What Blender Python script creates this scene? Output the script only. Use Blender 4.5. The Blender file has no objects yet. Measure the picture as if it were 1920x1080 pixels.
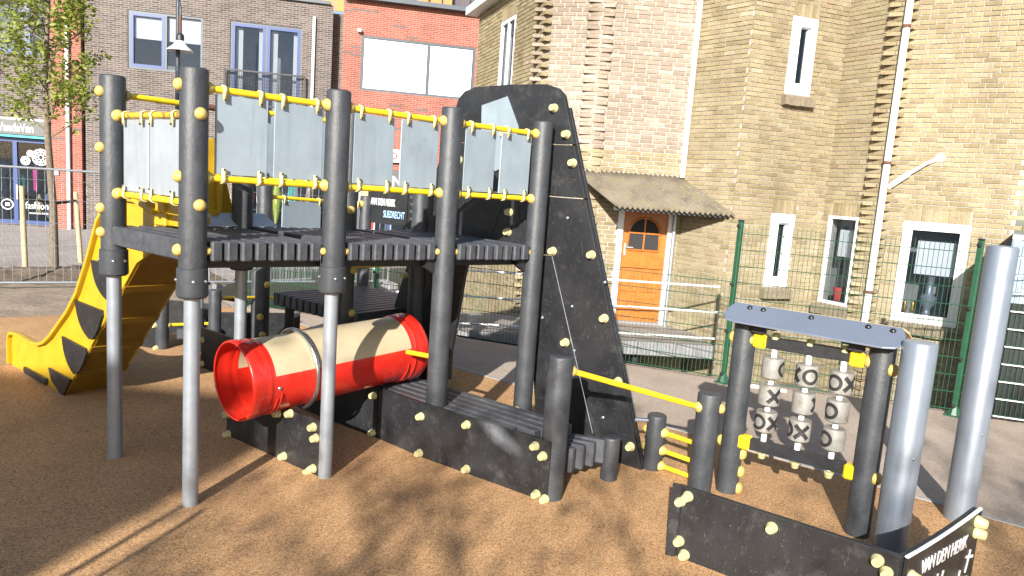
import bpy, bmesh, math, random
from mathutils import Vector, Matrix
random.seed(7)
sc = bpy.context.scene
COL = sc.collection
R_ = math.radians

# ------------------------------------------------------------------ camera
F_PX, YAW, PITCH, ROLL, EYE = 1320.0, R_(38.4), R_(7.89), R_(-4.134), 2.2
_right = Vector((math.cos(YAW), -math.sin(YAW), 0))
_fwd = Vector((math.sin(YAW) * math.cos(PITCH), math.cos(YAW) * math.cos(PITCH), -math.sin(PITCH)))
_down = _fwd.cross(_right)
CX = _right * math.cos(ROLL) + _down * math.sin(ROLL)
CY = _right * -math.sin(ROLL) + _down * math.cos(ROLL)
CZ = _fwd
EYEP = Vector((0, 0, EYE))
cam = bpy.data.cameras.new('camera')
cam.sensor_width = 36.0
cam.lens = F_PX / 1920 * 36.0
cam.clip_start = 0.05
cam.clip_end = 600
camo = bpy.data.objects.new('camera', cam)
COL.objects.link(camo)
m = Matrix((CX, -CY, -CZ)).transposed().to_4x4()
m.translation = EYEP
camo.matrix_world = m
sc.camera = camo

# ------------------------------------------------------------------ light
SUN = Vector((0.721, 0.567, -0.399)).normalized()      # direction the light travels
w = bpy.data.worlds.new('World'); sc.world = w; w.use_nodes = True
nt = w.node_tree
sky = nt.nodes.new('ShaderNodeTexSky'); sky.sky_type = 'NISHITA'; sky.sun_disc = False
sky.sun_elevation = math.asin(-SUN.z)
sky.sun_rotation = math.atan2(-SUN.x, -SUN.y)
sky.air_density = 1.0; sky.dust_density = 1.2; sky.ozone_density = 1.0
nt.links.new(sky.outputs[0], nt.nodes['Background'].inputs[0])
nt.nodes['Background'].inputs[1].default_value = 0.075
sl = bpy.data.lights.new('sun', 'SUN'); sl.energy = 4.6; sl.angle = R_(0.55); sl.color = (1.0, 0.945, 0.865)
so = bpy.data.objects.new('sun', sl); COL.objects.link(so)
so.rotation_euler = SUN.to_track_quat('-Z', 'Y').to_euler()
sc.view_settings.view_transform = 'Standard'
sc.view_settings.look = 'None'
sc.view_settings.gamma = 1
sc.view_settings.exposure = 1.2

# ------------------------------------------------------------------ pixel -> place helpers
def ray(x, y): return CX * (x - 960) + CY * (y - 540) + CZ * F_PX
def gz(x, y, z=0.0):
    d = ray(x, y); return EYEP + d * ((z - EYE) / d.z)
def gpl(x, y, p, n):
    d = ray(x, y); p = Vector(p); n = Vector(n); return EYEP + d * ((p - EYEP).dot(n) / d.dot(n))
def gdep(x, y, dep): return EYEP + ray(x, y) * (dep / F_PX)
def px(p):
    q = Vector(p) - EYEP
    return (960 + F_PX * q.dot(CX) / q.dot(CZ), 540 + F_PX * q.dot(CY) / q.dot(CZ), q.dot(CZ))
U = Vector((.2487, -.9686, 0)); V = Vector((.9686, .2487, 0)); W = -U; UP = Vector((0, 0, 1))

def hit(o, ang, x, y):
    d = ray(x, y); ux, uy = math.cos(R_(ang)), math.sin(R_(ang))
    s = -(o[0] * d.y - o[1] * d.x) / (ux * d.y - uy * d.x)
    return (o[0] + s * ux, o[1] + s * uy)

# ------------------------------------------------------------------ materials
MATS = {}
def nodemat(name):
    mt = bpy.data.materials.new(name); mt.use_nodes = True
    n = mt.node_tree; b = n.nodes['Principled BSDF']
    MATS[name] = mt
    return mt, n, b
def N(n, t, **kw):
    x = n.nodes.new(t)
    for k, v in kw.items(): setattr(x, k, v)
    return x
def ramp(n, fac, stops):
    r = N(n, 'ShaderNodeValToRGB')
    e = r.color_ramp.elements
    while len(e) < len(stops): e.new(0.5)
    for i, (p, c) in enumerate(stops):
        e[i].position = p; e[i].color = (*c, 1)
    n.links.new(fac, r.inputs[0]); return r.outputs[0]
def noise(n, scale, detail=4, rough=.6, coord='Object', vec=None):
    tc = N(n, 'ShaderNodeTexCoord'); t = N(n, 'ShaderNodeTexNoise')
    t.inputs['Scale'].default_value = scale; t.inputs['Detail'].default_value = detail
    t.inputs['Roughness'].default_value = rough
    n.links.new(vec if vec else tc.outputs[coord], t.inputs[0]); return t.outputs[0]
def bump(n, b, h, strength=.3, dist=.01):
    bp = N(n, 'ShaderNodeBump'); bp.inputs['Strength'].default_value = strength; bp.inputs['Distance'].default_value = dist
    n.links.new(h, bp.inputs['Height']); n.links.new(bp.outputs[0], b.inputs['Normal'])
def mix(n, fac, a, c, mode='MIX'):
    mx = N(n, 'ShaderNodeMix', data_type='RGBA', blend_type=mode)
    if isinstance(fac, float): mx.inputs[0].default_value = fac
    else: n.links.new(fac, mx.inputs[0])
    for i, s in ((6, a), (7, c)):
        if isinstance(s, tuple): mx.inputs[i].default_value = (*s, 1)
        else: n.links.new(s, mx.inputs[i])
    return mx.outputs[2]
def stretch(n, sx, sy, sz):
    tc = N(n, 'ShaderNodeTexCoord'); mp = N(n, 'ShaderNodeMapping')
    mp.inputs['Scale'].default_value = (sx, sy, sz); n.links.new(tc.outputs['Object'], mp.inputs[0]); return mp.outputs[0]
def simple(name, c, rough=.5, metal=0., var=.12, scale=18., bumpy=0., bscale=120., coat=0., spec=.5, dirt=None):
    mt, n, b = nodemat(name)
    lo = tuple(x * (1 - var) for x in c); hi = tuple(min(1, x * (1 + var)) for x in c)
    col = ramp(n, noise(n, scale), [(.3, lo), (.7, hi)])
    if dirt:
        f = ramp(n, noise(n, dirt[1], 6, .7), [(dirt[2], (0, 0, 0)), (dirt[2] + .14, (1, 1, 1))])
        col = mix(n, f, col, dirt[0])
    n.links.new(col, b.inputs['Base Color'])
    b.inputs['Roughness'].default_value = rough; b.inputs['Metallic'].default_value = metal
    b.inputs['Coat Weight'].default_value = coat; b.inputs['Specular IOR Level'].default_value = spec
    rr = N(n, 'ShaderNodeMapRange'); rr.inputs[3].default_value = max(.05, rough - .12); rr.inputs[4].default_value = min(1, rough + .12)
    n.links.new(noise(n, scale * 2.3), rr.inputs[0]); n.links.new(rr.outputs[0], b.inputs['Roughness'])
    if bumpy: bump(n, b, noise(n, bscale, 5, .65), bumpy, .004)
    return mt

def post_plastic():
    mt, n, b = nodemat('recycled_plastic')
    base = ramp(n, noise(n, 7, 5, .6), [(.3, (.029, .033, .039)), (.7, (.054, .059, .067))])
    pale = ramp(n, noise(n, 22, 7, .75), [(.58, (0, 0, 0)), (.74, (.8, .8, .8))])
    col = mix(n, pale, base, (.095, .097, .10))
    sp = ramp(n, noise(n, 160, 2, .5), [(.68, (0, 0, 0)), (.74, (1, 1, 1))])
    col = mix(n, sp, col, (.15, .15, .15))
    n.links.new(col, b.inputs['Base Color'])
    b.inputs['Roughness'].default_value = .46
    bump(n, b, noise(n, 48, 7, .72, vec=stretch(n, 1, 1, .55)), .6, .006)
post_plastic()
def board_plastic(name='black_board', smear=None):
    mt, n, b = nodemat(name)
    base = ramp(n, noise(n, 3, 5, .6), [(.3, (.010, .0108, .0130)), (.7, (.024, .0248, .0275))])
    dust = ramp(n, noise(n, 5, 9, .78), [(.54, (0, 0, 0)), (.74, (.75, .75, .75))])
    col = mix(n, dust, base, (.078, .076, .074))
    scr = ramp(n, noise(n, 26, 3, .8, vec=stretch(n, 3, 3, .5)), [(.62, (0, 0, 0)), (.72, (.6, .6, .6))])
    col = mix(n, scr, col, (.12, .12, .12))
    pale = ramp(n, noise(n, 75, 2, .5), [(.72, (0, 0, 0)), (.76, (1, 1, 1))])
    col = mix(n, pale, col, (.16, .16, .16))
    if smear:
        tc = N(n, 'ShaderNodeTexCoord'); mp = N(n, 'ShaderNodeMapping', vector_type='TEXTURE')
        mp.inputs['Location'].default_value = smear[0]; mp.inputs['Rotation'].default_value = smear[1]; mp.inputs['Scale'].default_value = smear[2]
        n.links.new(tc.outputs['Object'], mp.inputs[0])
        gr = N(n, 'ShaderNodeTexGradient', gradient_type='SPHERICAL'); n.links.new(mp.outputs[0], gr.inputs[0])
        mu = N(n, 'ShaderNodeMath', operation='MULTIPLY'); n.links.new(gr.outputs[1], mu.inputs[0]); n.links.new(noise(n, 14, 8, .75), mu.inputs[1])
        f = ramp(n, mu.outputs[0], [(.06, (0, 0, 0)), (.5, (.5, .5, .5))]); col = mix(n, f, col, (.22, .24, .27))
    n.links.new(col, b.inputs['Base Color'])
    rr = N(n, 'ShaderNodeMapRange'); rr.inputs[3].default_value = .22; rr.inputs[4].default_value = .58
    n.links.new(noise(n, 8, 6), rr.inputs[0]); n.links.new(rr.outputs[0], b.inputs['Roughness'])
    bump(n, b, noise(n, 90, 5, .7), .15, .003)
board_plastic()
_sc = gpl(935, 815, (3.05, 4.15, 0), (.954, .30, 0)) - Vector((2.7, 5.0, 0))
board_plastic('scuffed_board', (tuple(_sc), (0, R_(25), math.atan2(-.954, .30)), (.30, .2, .10)))
simple('slat_plastic', (.058, .062, .073), .5, var=.3, scale=14, bumpy=.35, bscale=70, dirt=((.12, .115, .105), 9, .6))
simple('dark_plastic', (.018, .019, .022), .5, var=.3, bumpy=.2)
simple('sleeve_rubber', (.045, .05, .058), .42, var=.12, bumpy=.1)
simple('steel', (.33, .365, .41), .40, .45, var=.08, scale=9, bumpy=.05, dirt=((.42, .45, .49), 6, .60))
def worn_metal(name, c, rough=.42, metal=.25, streak=.5):
    mt, n, b = nodemat(name)
    col = ramp(n, noise(n, 4, 6, .65), [(.3, tuple(x * .9 for x in c)), (.7, tuple(x * 1.08 for x in c))])
    f = ramp(n, noise(n, 7, 8, .75, vec=stretch(n, 3, 3, .22)), [(.5, (0, 0, 0)), (.75, (streak, streak, streak))])
    col = mix(n, f, col, tuple(x * .62 for x in c))
    f = ramp(n, noise(n, 30, 4, .8, vec=stretch(n, .6, .6, 3.5)), [(.66, (0, 0, 0)), (.70, (.45, .45, .45))])
    col = mix(n, f, col, tuple(min(1, x * 1.5) for x in c))
    f = ramp(n, noise(n, 2.2, 9, .8), [(.56, (0, 0, 0)), (.72, (.6, .6, .6))])
    col = mix(n, f, col, tuple(x * .72 for x in c))
    n.links.new(col, b.inputs['Base Color']); b.inputs['Metallic'].default_value = metal
    rr = N(n, 'ShaderNodeMapRange'); rr.inputs[3].default_value = rough - .14; rr.inputs[4].default_value = rough + .16
    n.links.new(noise(n, 9, 7, .7), rr.inputs[0]); n.links.new(rr.outputs[0], b.inputs['Roughness'])
    bump(n, b, noise(n, 35, 5, .7), .06, .004)
worn_metal('sheet_metal', (.275, .335, .385)); worn_metal('pale_sheet', (.345, .38, .42)); worn_metal('column_steel', (.245, .285, .345), .40, .5, .6)
simple('roof_metal', (.24, .28, .36), .3, .5, var=.05, scale=3)
simple('bright_steel', (.62, .64, .66), .2, .95, var=.06)
simple('yellow_paint', (.74, .53, .015), .38, var=.1, scale=12, coat=.2, dirt=((.30, .21, .04), 30, .70))
simple('rusty_yellow', (.56, .38, .03), .55, var=.2, scale=20, dirt=((.13, .055, .03), 13, .50))
simple('rust', (.12, .055, .035), .8, var=.4, scale=40)
simple('cap_yellow', (.50, .375, .105), .5, var=.14, scale=25, dirt=((.42, .3, .1), 40, .6))
simple('cap_cream', (.46, .43, .225), .5, var=.12, scale=25, dirt=((.40, .37, .22), 30, .60))
simple('clip_cream', (.66, .56, .28), .5, var=.14, scale=30, dirt=((.40, .31, .15), 25, .6))
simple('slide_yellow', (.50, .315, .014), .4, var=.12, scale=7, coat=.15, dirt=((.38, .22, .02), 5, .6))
simple('slide_yellow_shaded', (.25, .135, .008), .5, var=.18, scale=6, dirt=((.2, .11, .015), 8, .56))  # slide yellow darkened: the shade under the chute is mixed into the colour
simple('entry_plate', (.50, .55, .60), .4, .3, var=.08)
simple('tube_red', (.58, .022, .012), .3, var=.12, scale=6, coat=.35, bumpy=.04, bscale=40, dirt=((.42, .06, .05), 16, .66))
simple('tube_beige', (.46, .39, .255), .36, var=.07, scale=6, coat=.2, dirt=((.38, .30, .18), 7, .6))
simple('worn_grey', (.215, .21, .195), .55, var=.2, scale=16, bumpy=.1, dirt=((.155, .125, .08), 9, .54))
simple('mark_black', (.022, .022, .024), .5)
simple('bolt_black', (.012, .012, .013), .35)
simple('green_paint', (.016, .075, .038), .42, var=.15)
simple('galv', (.42, .45, .48), .4, .7, var=.12)
simple('white_paint', (.78, .78, .77), .45, var=.04, dirt=((.6, .58, .55), 5, .66))
simple('blue_frame', (.030, .062, .20), .4, var=.06)
simple('grey_frame', (.075, .092, .11), .45, var=.08)
simple('dark_metal', (.02, .022, .026), .45)
simple('lamp_white', (.62, .63, .63), .4)
simple('door_orange', (.42, .128, .016), .38, var=.22, scale=9, coat=.3)
simple('concrete', (.22, .22, .225), .85, var=.18, scale=10, bumpy=.3, bscale=60)
simple('path_tile', (.27, .245, .225), .85, var=.15, scale=4, bumpy=.2)
simple('wood_stake', (.52, .40, .23), .7, var=.2, scale=12, bumpy=.3)
simple('bark', (.16, .13, .095), .9, var=.35, scale=20, bumpy=.6, bscale=50)
simple('strap', (.012, .012, .013), .7)
simple('screen_cloth', (.020, .024, .024), .9, var=.3, scale=30, bumpy=.3)
simple('corrugated_blue', (.26, .33, .40), .5, var=.08)
simple('pole_paint', (.035, .045, .06), .4)
simple('sign_white', (.8, .8, .8), .5, var=.03)
simple('letter_white', (.82, .82, .82), .5, var=.02)
simple('letter_blue', (.35, .55, .78), .5, var=.02)
simple('shop_sign_grey', (.10, .105, .105), .5)
simple('cyan', (.06, .55, .55), .5)
simple('blind_white', (.80, .80, .78), .7, var=.02)
simple('interior_dark', (.02, .02, .022), .8)
simple('interior_room', (.26, .25, .23), .8, var=.2, scale=2)
simple('curtain', (.62, .60, .56), .8, var=.06)
simple('wood_orange_panel', (.50, .21, .06), .6, var=.15)
simple('ochre', (.55, .42, .2), .7)
simple('pink', (.6, .03, .2), .6); simple('teal', (.06, .42, .33), .6); simple('lime', (.55, .6, .05), .6)
simple('skin', (.5, .3, .2), .6); simple('denim', (.10, .14, .22), .8); simple('redcloth', (.55, .04, .03), .6)
simple('rubber_edge', (.33, .32, .31), .9, var=.15)
simple('sill_stone', (.20, .165, .115), .9, var=.3, scale=14, bumpy=.5, dirt=((.12, .105, .085), 7, .55))
simple('lead_dark', (.03, .03, .032), .6)
simple('brass', (.45, .30, .06), .35, .8)

def leafmat(name, a, c):
    mt, n, b = nodemat(name)
    gi = N(n, 'ShaderNodeNewGeometry')
    n.links.new(ramp(n, gi.outputs['Random Per Island'], [(0, a), (1, c)]), b.inputs['Base Color'])
    b.inputs['Roughness'].default_value = .55
    tr = N(n, 'ShaderNodeBsdfTranslucent'); ms = N(n, 'ShaderNodeMixShader'); ms.inputs[0].default_value = .35
    n.links.new(ramp(n, gi.outputs['Random Per Island'], [(0, tuple(x * 1.3 for x in a)), (1, tuple(x * 1.3 for x in c))]), tr.inputs[0])
    o = n.nodes['Material Output']
    n.links.new(b.outputs[0], ms.inputs[1]); n.links.new(tr.outputs[0], ms.inputs[2]); n.links.new(ms.outputs[0], o.inputs[0])
leafmat('leaf', (.13, .18, .022), (.31, .34, .06))

def glassmat(name, tint, tr=.45):
    mt, n, b = nodemat(name)
    b.inputs['Base Color'].default_value = (*tint, 1); b.inputs['Roughness'].default_value = .03
    b.inputs['Specular IOR Level'].default_value = .9
    t = N(n, 'ShaderNodeBsdfTransparent'); t.inputs[0].default_value = (.93, .96, 1.0, 1)
    ms = N(n, 'ShaderNodeMixShader'); ms.inputs[0].default_value = tr
    n.links.new(b.outputs[0], ms.inputs[1]); n.links.new(t.outputs[0], ms.inputs[2])
    n.links.new(ms.outputs[0], n.nodes['Material Output'].inputs[0])
glassmat('glass', (.02, .03, .04), .80)
glassmat('glass_blue', (.03, .06, .11), .80)

def rubber():
    mt, n, b = nodemat('rubber_floor')
    g = N(n, 'ShaderNodeTexVoronoi'); g.inputs['Scale'].default_value = 135
    tc = N(n, 'ShaderNodeTexCoord'); n.links.new(tc.outputs['Object'], g.inputs[0])
    sep = N(n, 'ShaderNodeSeparateColor'); n.links.new(g.outputs['Color'], sep.inputs[0])
    grain = ramp(n, sep.outputs[0], [(.0, (.22, .122, .058)), (.25, (.39, .228, .108)), (.6, (.50, .298, .146)), (1., (.63, .395, .21))])
    big = ramp(n, noise(n, 1.3, 6, .6), [(.3, (.80, .80, .80)), (.7, (1.12, 1.1, 1.08))])
    col = mix(n, 1.0, grain, big, 'MULTIPLY')
    st = ramp(n, noise(n, 4.5, 8, .75), [(.6, (0, 0, 0)), (.75, (.35, .35, .35))])
    col = mix(n, st, col, (.20, .15, .11))
    n.links.new(col, b.inputs['Base Color']); b.inputs['Roughness'].default_value = .9
    b.inputs['Specular IOR Level'].default_value = .2
    bump(n, b, g.outputs['Distance'], .6, .004)
rubber()
def dirt(name, a, c, s=3.0, grit=70, bstr=.6, d=.02):
    mt, n, b = nodemat(name)
    col = ramp(n, noise(n, s, 9, .7), [(.3, a), (.7, c)])
    gr = ramp(n, noise(n, grit, 4, .7), [(.3, (.72, .72, .72)), (.7, (1.2, 1.2, 1.2))])
    n.links.new(mix(n, 1.0, col, gr, 'MULTIPLY'), b.inputs['Base Color']); b.inputs['Roughness'].default_value = .95
    b.inputs['Specular IOR Level'].default_value = .15
    bump(n, b, noise(n, s * 6, 10, .75), bstr, d)
dirt('sand', (.235, .185, .14), (.40, .33, .26), 1.6, 45, .8, .05)
dirt('path_ground', (.33, .265, .215), (.45, .375, .31), .9, 60, .35, .015)
dirt('soil', (.15, .115, .085), (.27, .215, .165), 5, 40, 1.0, .06)
dirt('yard', (.15, .14, .13), (.24, .23, .21), 2, 50, .5, .02)
def paving():
    mt, n, b = nodemat('street_paving')
    tc = N(n, 'ShaderNodeTexCoord'); br = N(n, 'ShaderNodeTexBrick')
    br.inputs['Scale'].default_value = 1; br.inputs['Brick Width'].default_value = .22; br.inputs['Row Height'].default_value = .11
    br.inputs['Mortar Size'].default_value = .008
    br.inputs['Color1'].default_value = (.29, .26, .245, 1); br.inputs['Color2'].default_value = (.40, .37, .35, 1); br.inputs['Mortar'].default_value = (.20, .18, .165, 1)
    n.links.new(tc.outputs['Object'], br.inputs[0])
    v = ramp(n, noise(n, .7, 7, .65), [(.3, (.82, .82, .82)), (.7, (1.12, 1.1, 1.08))])
    n.links.new(mix(n, 1.0, br.outputs[0], v, 'MULTIPLY'), b.inputs['Base Color']); b.inputs['Roughness'].default_value = .9
paving()
def brickwall(name, c1, c2, mort, bw=.22, rh=.0625, var=None):
    """far brickwork: object X along wall, Z up"""
    mt, n, b = nodemat(name)
    tc = N(n, 'ShaderNodeTexCoord'); sp = N(n, 'ShaderNodeSeparateXYZ'); cb = N(n, 'ShaderNodeCombineXYZ')
    n.links.new(tc.outputs['UV'], sp.inputs[0])
    n.links.new(sp.outputs[0], cb.inputs[0]); n.links.new(sp.outputs[1], cb.inputs[1])
    br = N(n, 'ShaderNodeTexBrick'); br.inputs['Scale'].default_value = 1
    br.inputs['Brick Width'].default_value = bw; br.inputs['Row Height'].default_value = rh; br.inputs['Mortar Size'].default_value = .0075
    br.inputs['Mortar Smooth'].default_value = .2; br.inputs['Bias'].default_value = -.1
    br.inputs['Color1'].default_value = (*c1, 1); br.inputs['Color2'].default_value = (*c2, 1); br.inputs['Mortar'].default_value = (*mort, 1)
    n.links.new(cb.outputs[0], br.inputs[0])
    col = br.outputs[0]
    if var:
        mp = N(n, 'ShaderNodeMapping'); mp.inputs['Scale'].default_value = (1 / bw * .5, 1 / rh, 1); n.links.new(cb.outputs[0], mp.inputs[0])
        wn = N(n, 'ShaderNodeTexWhiteNoise', noise_dimensions='2D')
        vm = N(n, 'ShaderNodeVectorMath', operation='FLOOR'); n.links.new(mp.outputs[0], vm.inputs[0]); n.links.new(vm.outputs[0], wn.inputs[0])
        f = ramp(n, wn.outputs[0], [(.955, (0, 0, 0)), (.965, (1, 1, 1))])
        col = mix(n, f, col, var)
    st = ramp(n, noise(n, .9, 6, .6), [(.3, (.86, .86, .86)), (.7, (1.1, 1.1, 1.1))])
    n.links.new(mix(n, 1.0, col, st, 'MULTIPLY'), b.inputs['Base Color']); b.inputs['Roughness'].default_value = .9
    bump(n, b, br.outputs[1], -.5, .008)
brickwall('brown_brick', (.064, .049, .044), (.138, .106, .095), (.25, .235, .22))
brickwall('red_brick', (.235, .062, .042), (.32, .10, .07), (.33, .23, .19), var=(.13, .10, .10))
def yellowbrick(name, stops):
    mt, n, b = nodemat(name)
    gi = N(n, 'ShaderNodeNewGeometry'); oi = N(n, 'ShaderNodeObjectInfo')
    ad = N(n, 'ShaderNodeMath', operation='ADD'); n.links.new(gi.outputs['Random Per Island'], ad.inputs[0]); n.links.new(oi.outputs['Random'], ad.inputs[1])
    fr = N(n, 'ShaderNodeMath', operation='FRACT'); n.links.new(ad.outputs[0], fr.inputs[0])
    col = ramp(n, fr.outputs[0], stops)
    tc = N(n, 'ShaderNodeNewGeometry')
    f = ramp(n, noise(n, 28, 6, .75, vec=tc.outputs['Position']), [(.3, (.70, .69, .66)), (.7, (1.15, 1.13, 1.1))])
    col = mix(n, 1.0, col, f, 'MULTIPLY')
    f = ramp(n, noise(n, .55, 6, .65, vec=tc.outputs['Position']), [(.35, (.78, .76, .72)), (.65, (1.08, 1.07, 1.05))])
    col = mix(n, 1.0, col, f, 'MULTIPLY')
    mpn = N(n, 'ShaderNodeMapping'); mpn.inputs['Scale'].default_value = (2.2, 2.2, .16); n.links.new(tc.outputs['Position'], mpn.inputs[0])
    f = ramp(n, noise(n, 1.0, 7, .7, vec=mpn.outputs[0]), [(.36, (.87, .86, .84)), (.56, (1.04, 1.04, 1.03))])
    col = mix(n, 1.0, col, f, 'MULTIPLY')
    n.links.new(col, b.inputs['Base Color']); b.inputs['Roughness'].default_value = .88; b.inputs['Specular IOR Level'].default_value = .25
    bump(n, b, noise(n, 60, 6, .7, vec=tc.outputs['Position']), .5, .006)
yellowbrick('yellow_brick', [(0, (.245, .203, .128)), (.2, (.292, .247, .157)), (.55, (.322, .277, .18)), (.85, (.347, .303, .204)), (.93, (.325, .258, .178)), (1, (.38, .345, .258))])
yellowbrick('pale_brick', [(0, (.275, .228, .187)), (.3, (.305, .26, .216)), (.8, (.335, .287, .24)), (1, (.40, .36, .325))])
simple('mortar', (.36, .335, .30), .95, var=.2, scale=20, bumpy=.4)
simple('pale_mortar', (.46, .43, .40), .95, var=.15, scale=20, bumpy=.4)
def canopy_mat():
    mt, n, b = nodemat('weathered_sheet')
    base = ramp(n, noise(n, 3, 7, .7), [(.3, (.10, .082, .06)), (.7, (.215, .185, .14))])
    moss = ramp(n, noise(n, 6, 8, .75), [(.5, (0, 0, 0)), (.66, (.9, .9, .9))])
    col = mix(n, moss, base, (.145, .13, .055))
    sp = ramp(n, noise(n, 42, 2, .5), [(.70, (0, 0, 0)), (.73, (1, 1, 1))])
    col = mix(n, sp, col, (.5, .48, .44))
    n.links.new(col, b.inputs['Base Color']); b.inputs['Roughness'].default_value = .9
    bump(n, b, noise(n, 40, 6, .7), .4, .006)
canopy_mat()

# ------------------------------------------------------------------ mesh helpers
class MB:
    def __init__(s): s.v = []; s.f = []; s.uv = None
    def add(s, vs, fs):
        o = len(s.v); s.v += [Vector(a) for a in vs]; s.f += [tuple(i + o for i in f) for f in fs]; return s
    def box(s, c, ax, ay, az, ch=0.0):
        """c centre; ax ay az full-size axis vectors"""
        c = Vector(c); A = [Vector(a) for a in (ax, ay, az)]
        if ch <= 0:
            vs = [c + A[0] * (i - .5) + A[1] * (j - .5) + A[2] * (k - .5) for i in (0, 1) for j in (0, 1) for k in (0, 1)]
            return s.add(vs, [(0, 1, 3, 2), (4, 6, 7, 5), (0, 4, 5, 1), (2, 3, 7, 6), (0, 2, 6, 4), (1, 5, 7, 3)])
        H = [a.length / 2 for a in A]; D = [a.normalized() for a in A]
        ch = min(ch, *[h * .8 for h in H]); vs = []; idx = {}
        for i in (-1, 1):
            for j in (-1, 1):
                for k in (-1, 1):
                    sg = (i, j, k)
                    for ax_ in range(3):
                        p = Vector(c)
                        for q in range(3): p += D[q] * sg[q] * (H[q] - (0 if q == ax_ else ch))
                        idx[(sg, ax_)] = len(vs); vs.append(p)
        fs = []
        def cyc(ax_, sgn):
            a, b = (ax_ + 1) % 3, (ax_ + 2) % 3
            o = [(-1, -1), (1, -1), (1, 1), (-1, 1)]
            if sgn < 0: o = o[::-1]
            r = []
            for x, y in o:
                g = [0, 0, 0]; g[ax_] = sgn; g[a] = x; g[b] = y; r.append(tuple(g))
            return r
        for ax_ in range(3):
            for sgn in (-1, 1): fs.append(tuple(idx[(g, ax_)] for g in cyc(ax_, sgn)))
        for a in range(3):
            b, cc = (a + 1) % 3, (a + 2) % 3
            for sb in (-1, 1):
                for sc_ in (-1, 1):
                    g0 = [0] * 3; g1 = [0] * 3
                    g0[a] = -1; g1[a] = 1; g0[b] = g1[b] = sb; g0[cc] = g1[cc] = sc_
                    g0 = tuple(g0); g1 = tuple(g1)
                    f = (idx[(g0, b)], idx[(g1, b)], idx[(g1, cc)], idx[(g0, cc)])
                    fs.append(f if sb * sc_ < 0 else f[::-1])
        for i in (-1, 1):
            for j in (-1, 1):
                for k in (-1, 1):
                    f = tuple(idx[((i, j, k), q)] for q in range(3)); fs.append(f if i * j * k > 0 else f[::-1])
        return s.add(vs, fs)
    def beam(s, a, b, wdt, hgt, up=UP, ch=0.0):
        a = Vector(a); b = Vector(b); d = b - a; side = d.cross(Vector(up)).normalized(); u2 = side.cross(d).normalized()
        return s.box((a + b) / 2, d, side * wdt, u2 * hgt, ch)
    def lathe(s, o, axis, prof, n=20, caps=True):
        """prof = [(r, h)] along axis from o"""
        o = Vector(o); ax = Vector(axis).normalized()
        t = Vector((1, 0, 0)) if abs(ax.x) < .9 else Vector((0, 1, 0))
        e1 = ax.cross(t).normalized(); e2 = ax.cross(e1)
        vs = []; fs = []
        for r, h in prof:
            for i in range(n):
                a = 2 * math.pi * i / n; vs.append(o + ax * h + (e1 * math.cos(a) + e2 * math.sin(a)) * r)
        for k in range(len(prof) - 1):
            for i in range(n):
                j = (i + 1) % n; fs.append((k * n + i, k * n + j, (k + 1) * n + j, (k + 1) * n + i))
        if caps:
            fs.append(tuple(range(n))[::-1]); fs.append(tuple(range((len(prof) - 1) * n, len(prof) * n)))
        return s.add(vs, fs)
    def cyl(s, a, b, r, n=14, r2=None):
        a = Vector(a); b = Vector(b); return s.lathe(a, b - a, [(r, 0), (r if r2 is None else r2, (b - a).length)], n)
    def tube(s, pts, r, n=10, closed=False):
        pts = [Vector(p) for p in pts]; m = len(pts); vs = []; fs = []; e = None
        for i, p in enumerate(pts):
            q0 = pts[i - 1] if (i or closed) else p; q1 = pts[(i + 1) % m] if (i < m - 1 or closed) else p
            d = (q1 - q0).normalized()
            if e is None:
                t = UP if abs(d.z) < .9 else Vector((1, 0, 0)); e = d.cross(t).normalized()
            e = (e - d * e.dot(d)).normalized(); g = d.cross(e)
            rr = r[i] if isinstance(r, (list, tuple)) else r
            for k in range(n):
                a = 2 * math.pi * k / n; vs.append(p + (e * math.cos(a) + g * math.sin(a)) * rr)
        for i in range(m if closed else m - 1):
            for k in range(n):
                l = (k + 1) % n; j = (i + 1) % m
                fs.append((i * n + k, i * n + l, j * n + l, j * n + k))
        if not closed: fs.append(tuple(range(n))[::-1]); fs.append(tuple(range((m - 1) * n, m * n)))
        return s.add(vs, fs)
    def prism(s, poly, ext):
        """poly = ring of points, ext = extrusion vector"""
        poly = [Vector(p) for p in poly]; ext = Vector(ext); n = len(poly)
        return s.add(poly + [p + ext for p in poly], [tuple(range(n))[::-1], tuple(range(n, 2 * n))] + [(i, (i + 1) % n, n + (i + 1) % n, n + i) for i in range(n)])
    def quad(s, a, b, c, d): return s.add([a, b, c, d], [(0, 1, 2, 3)])

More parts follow.
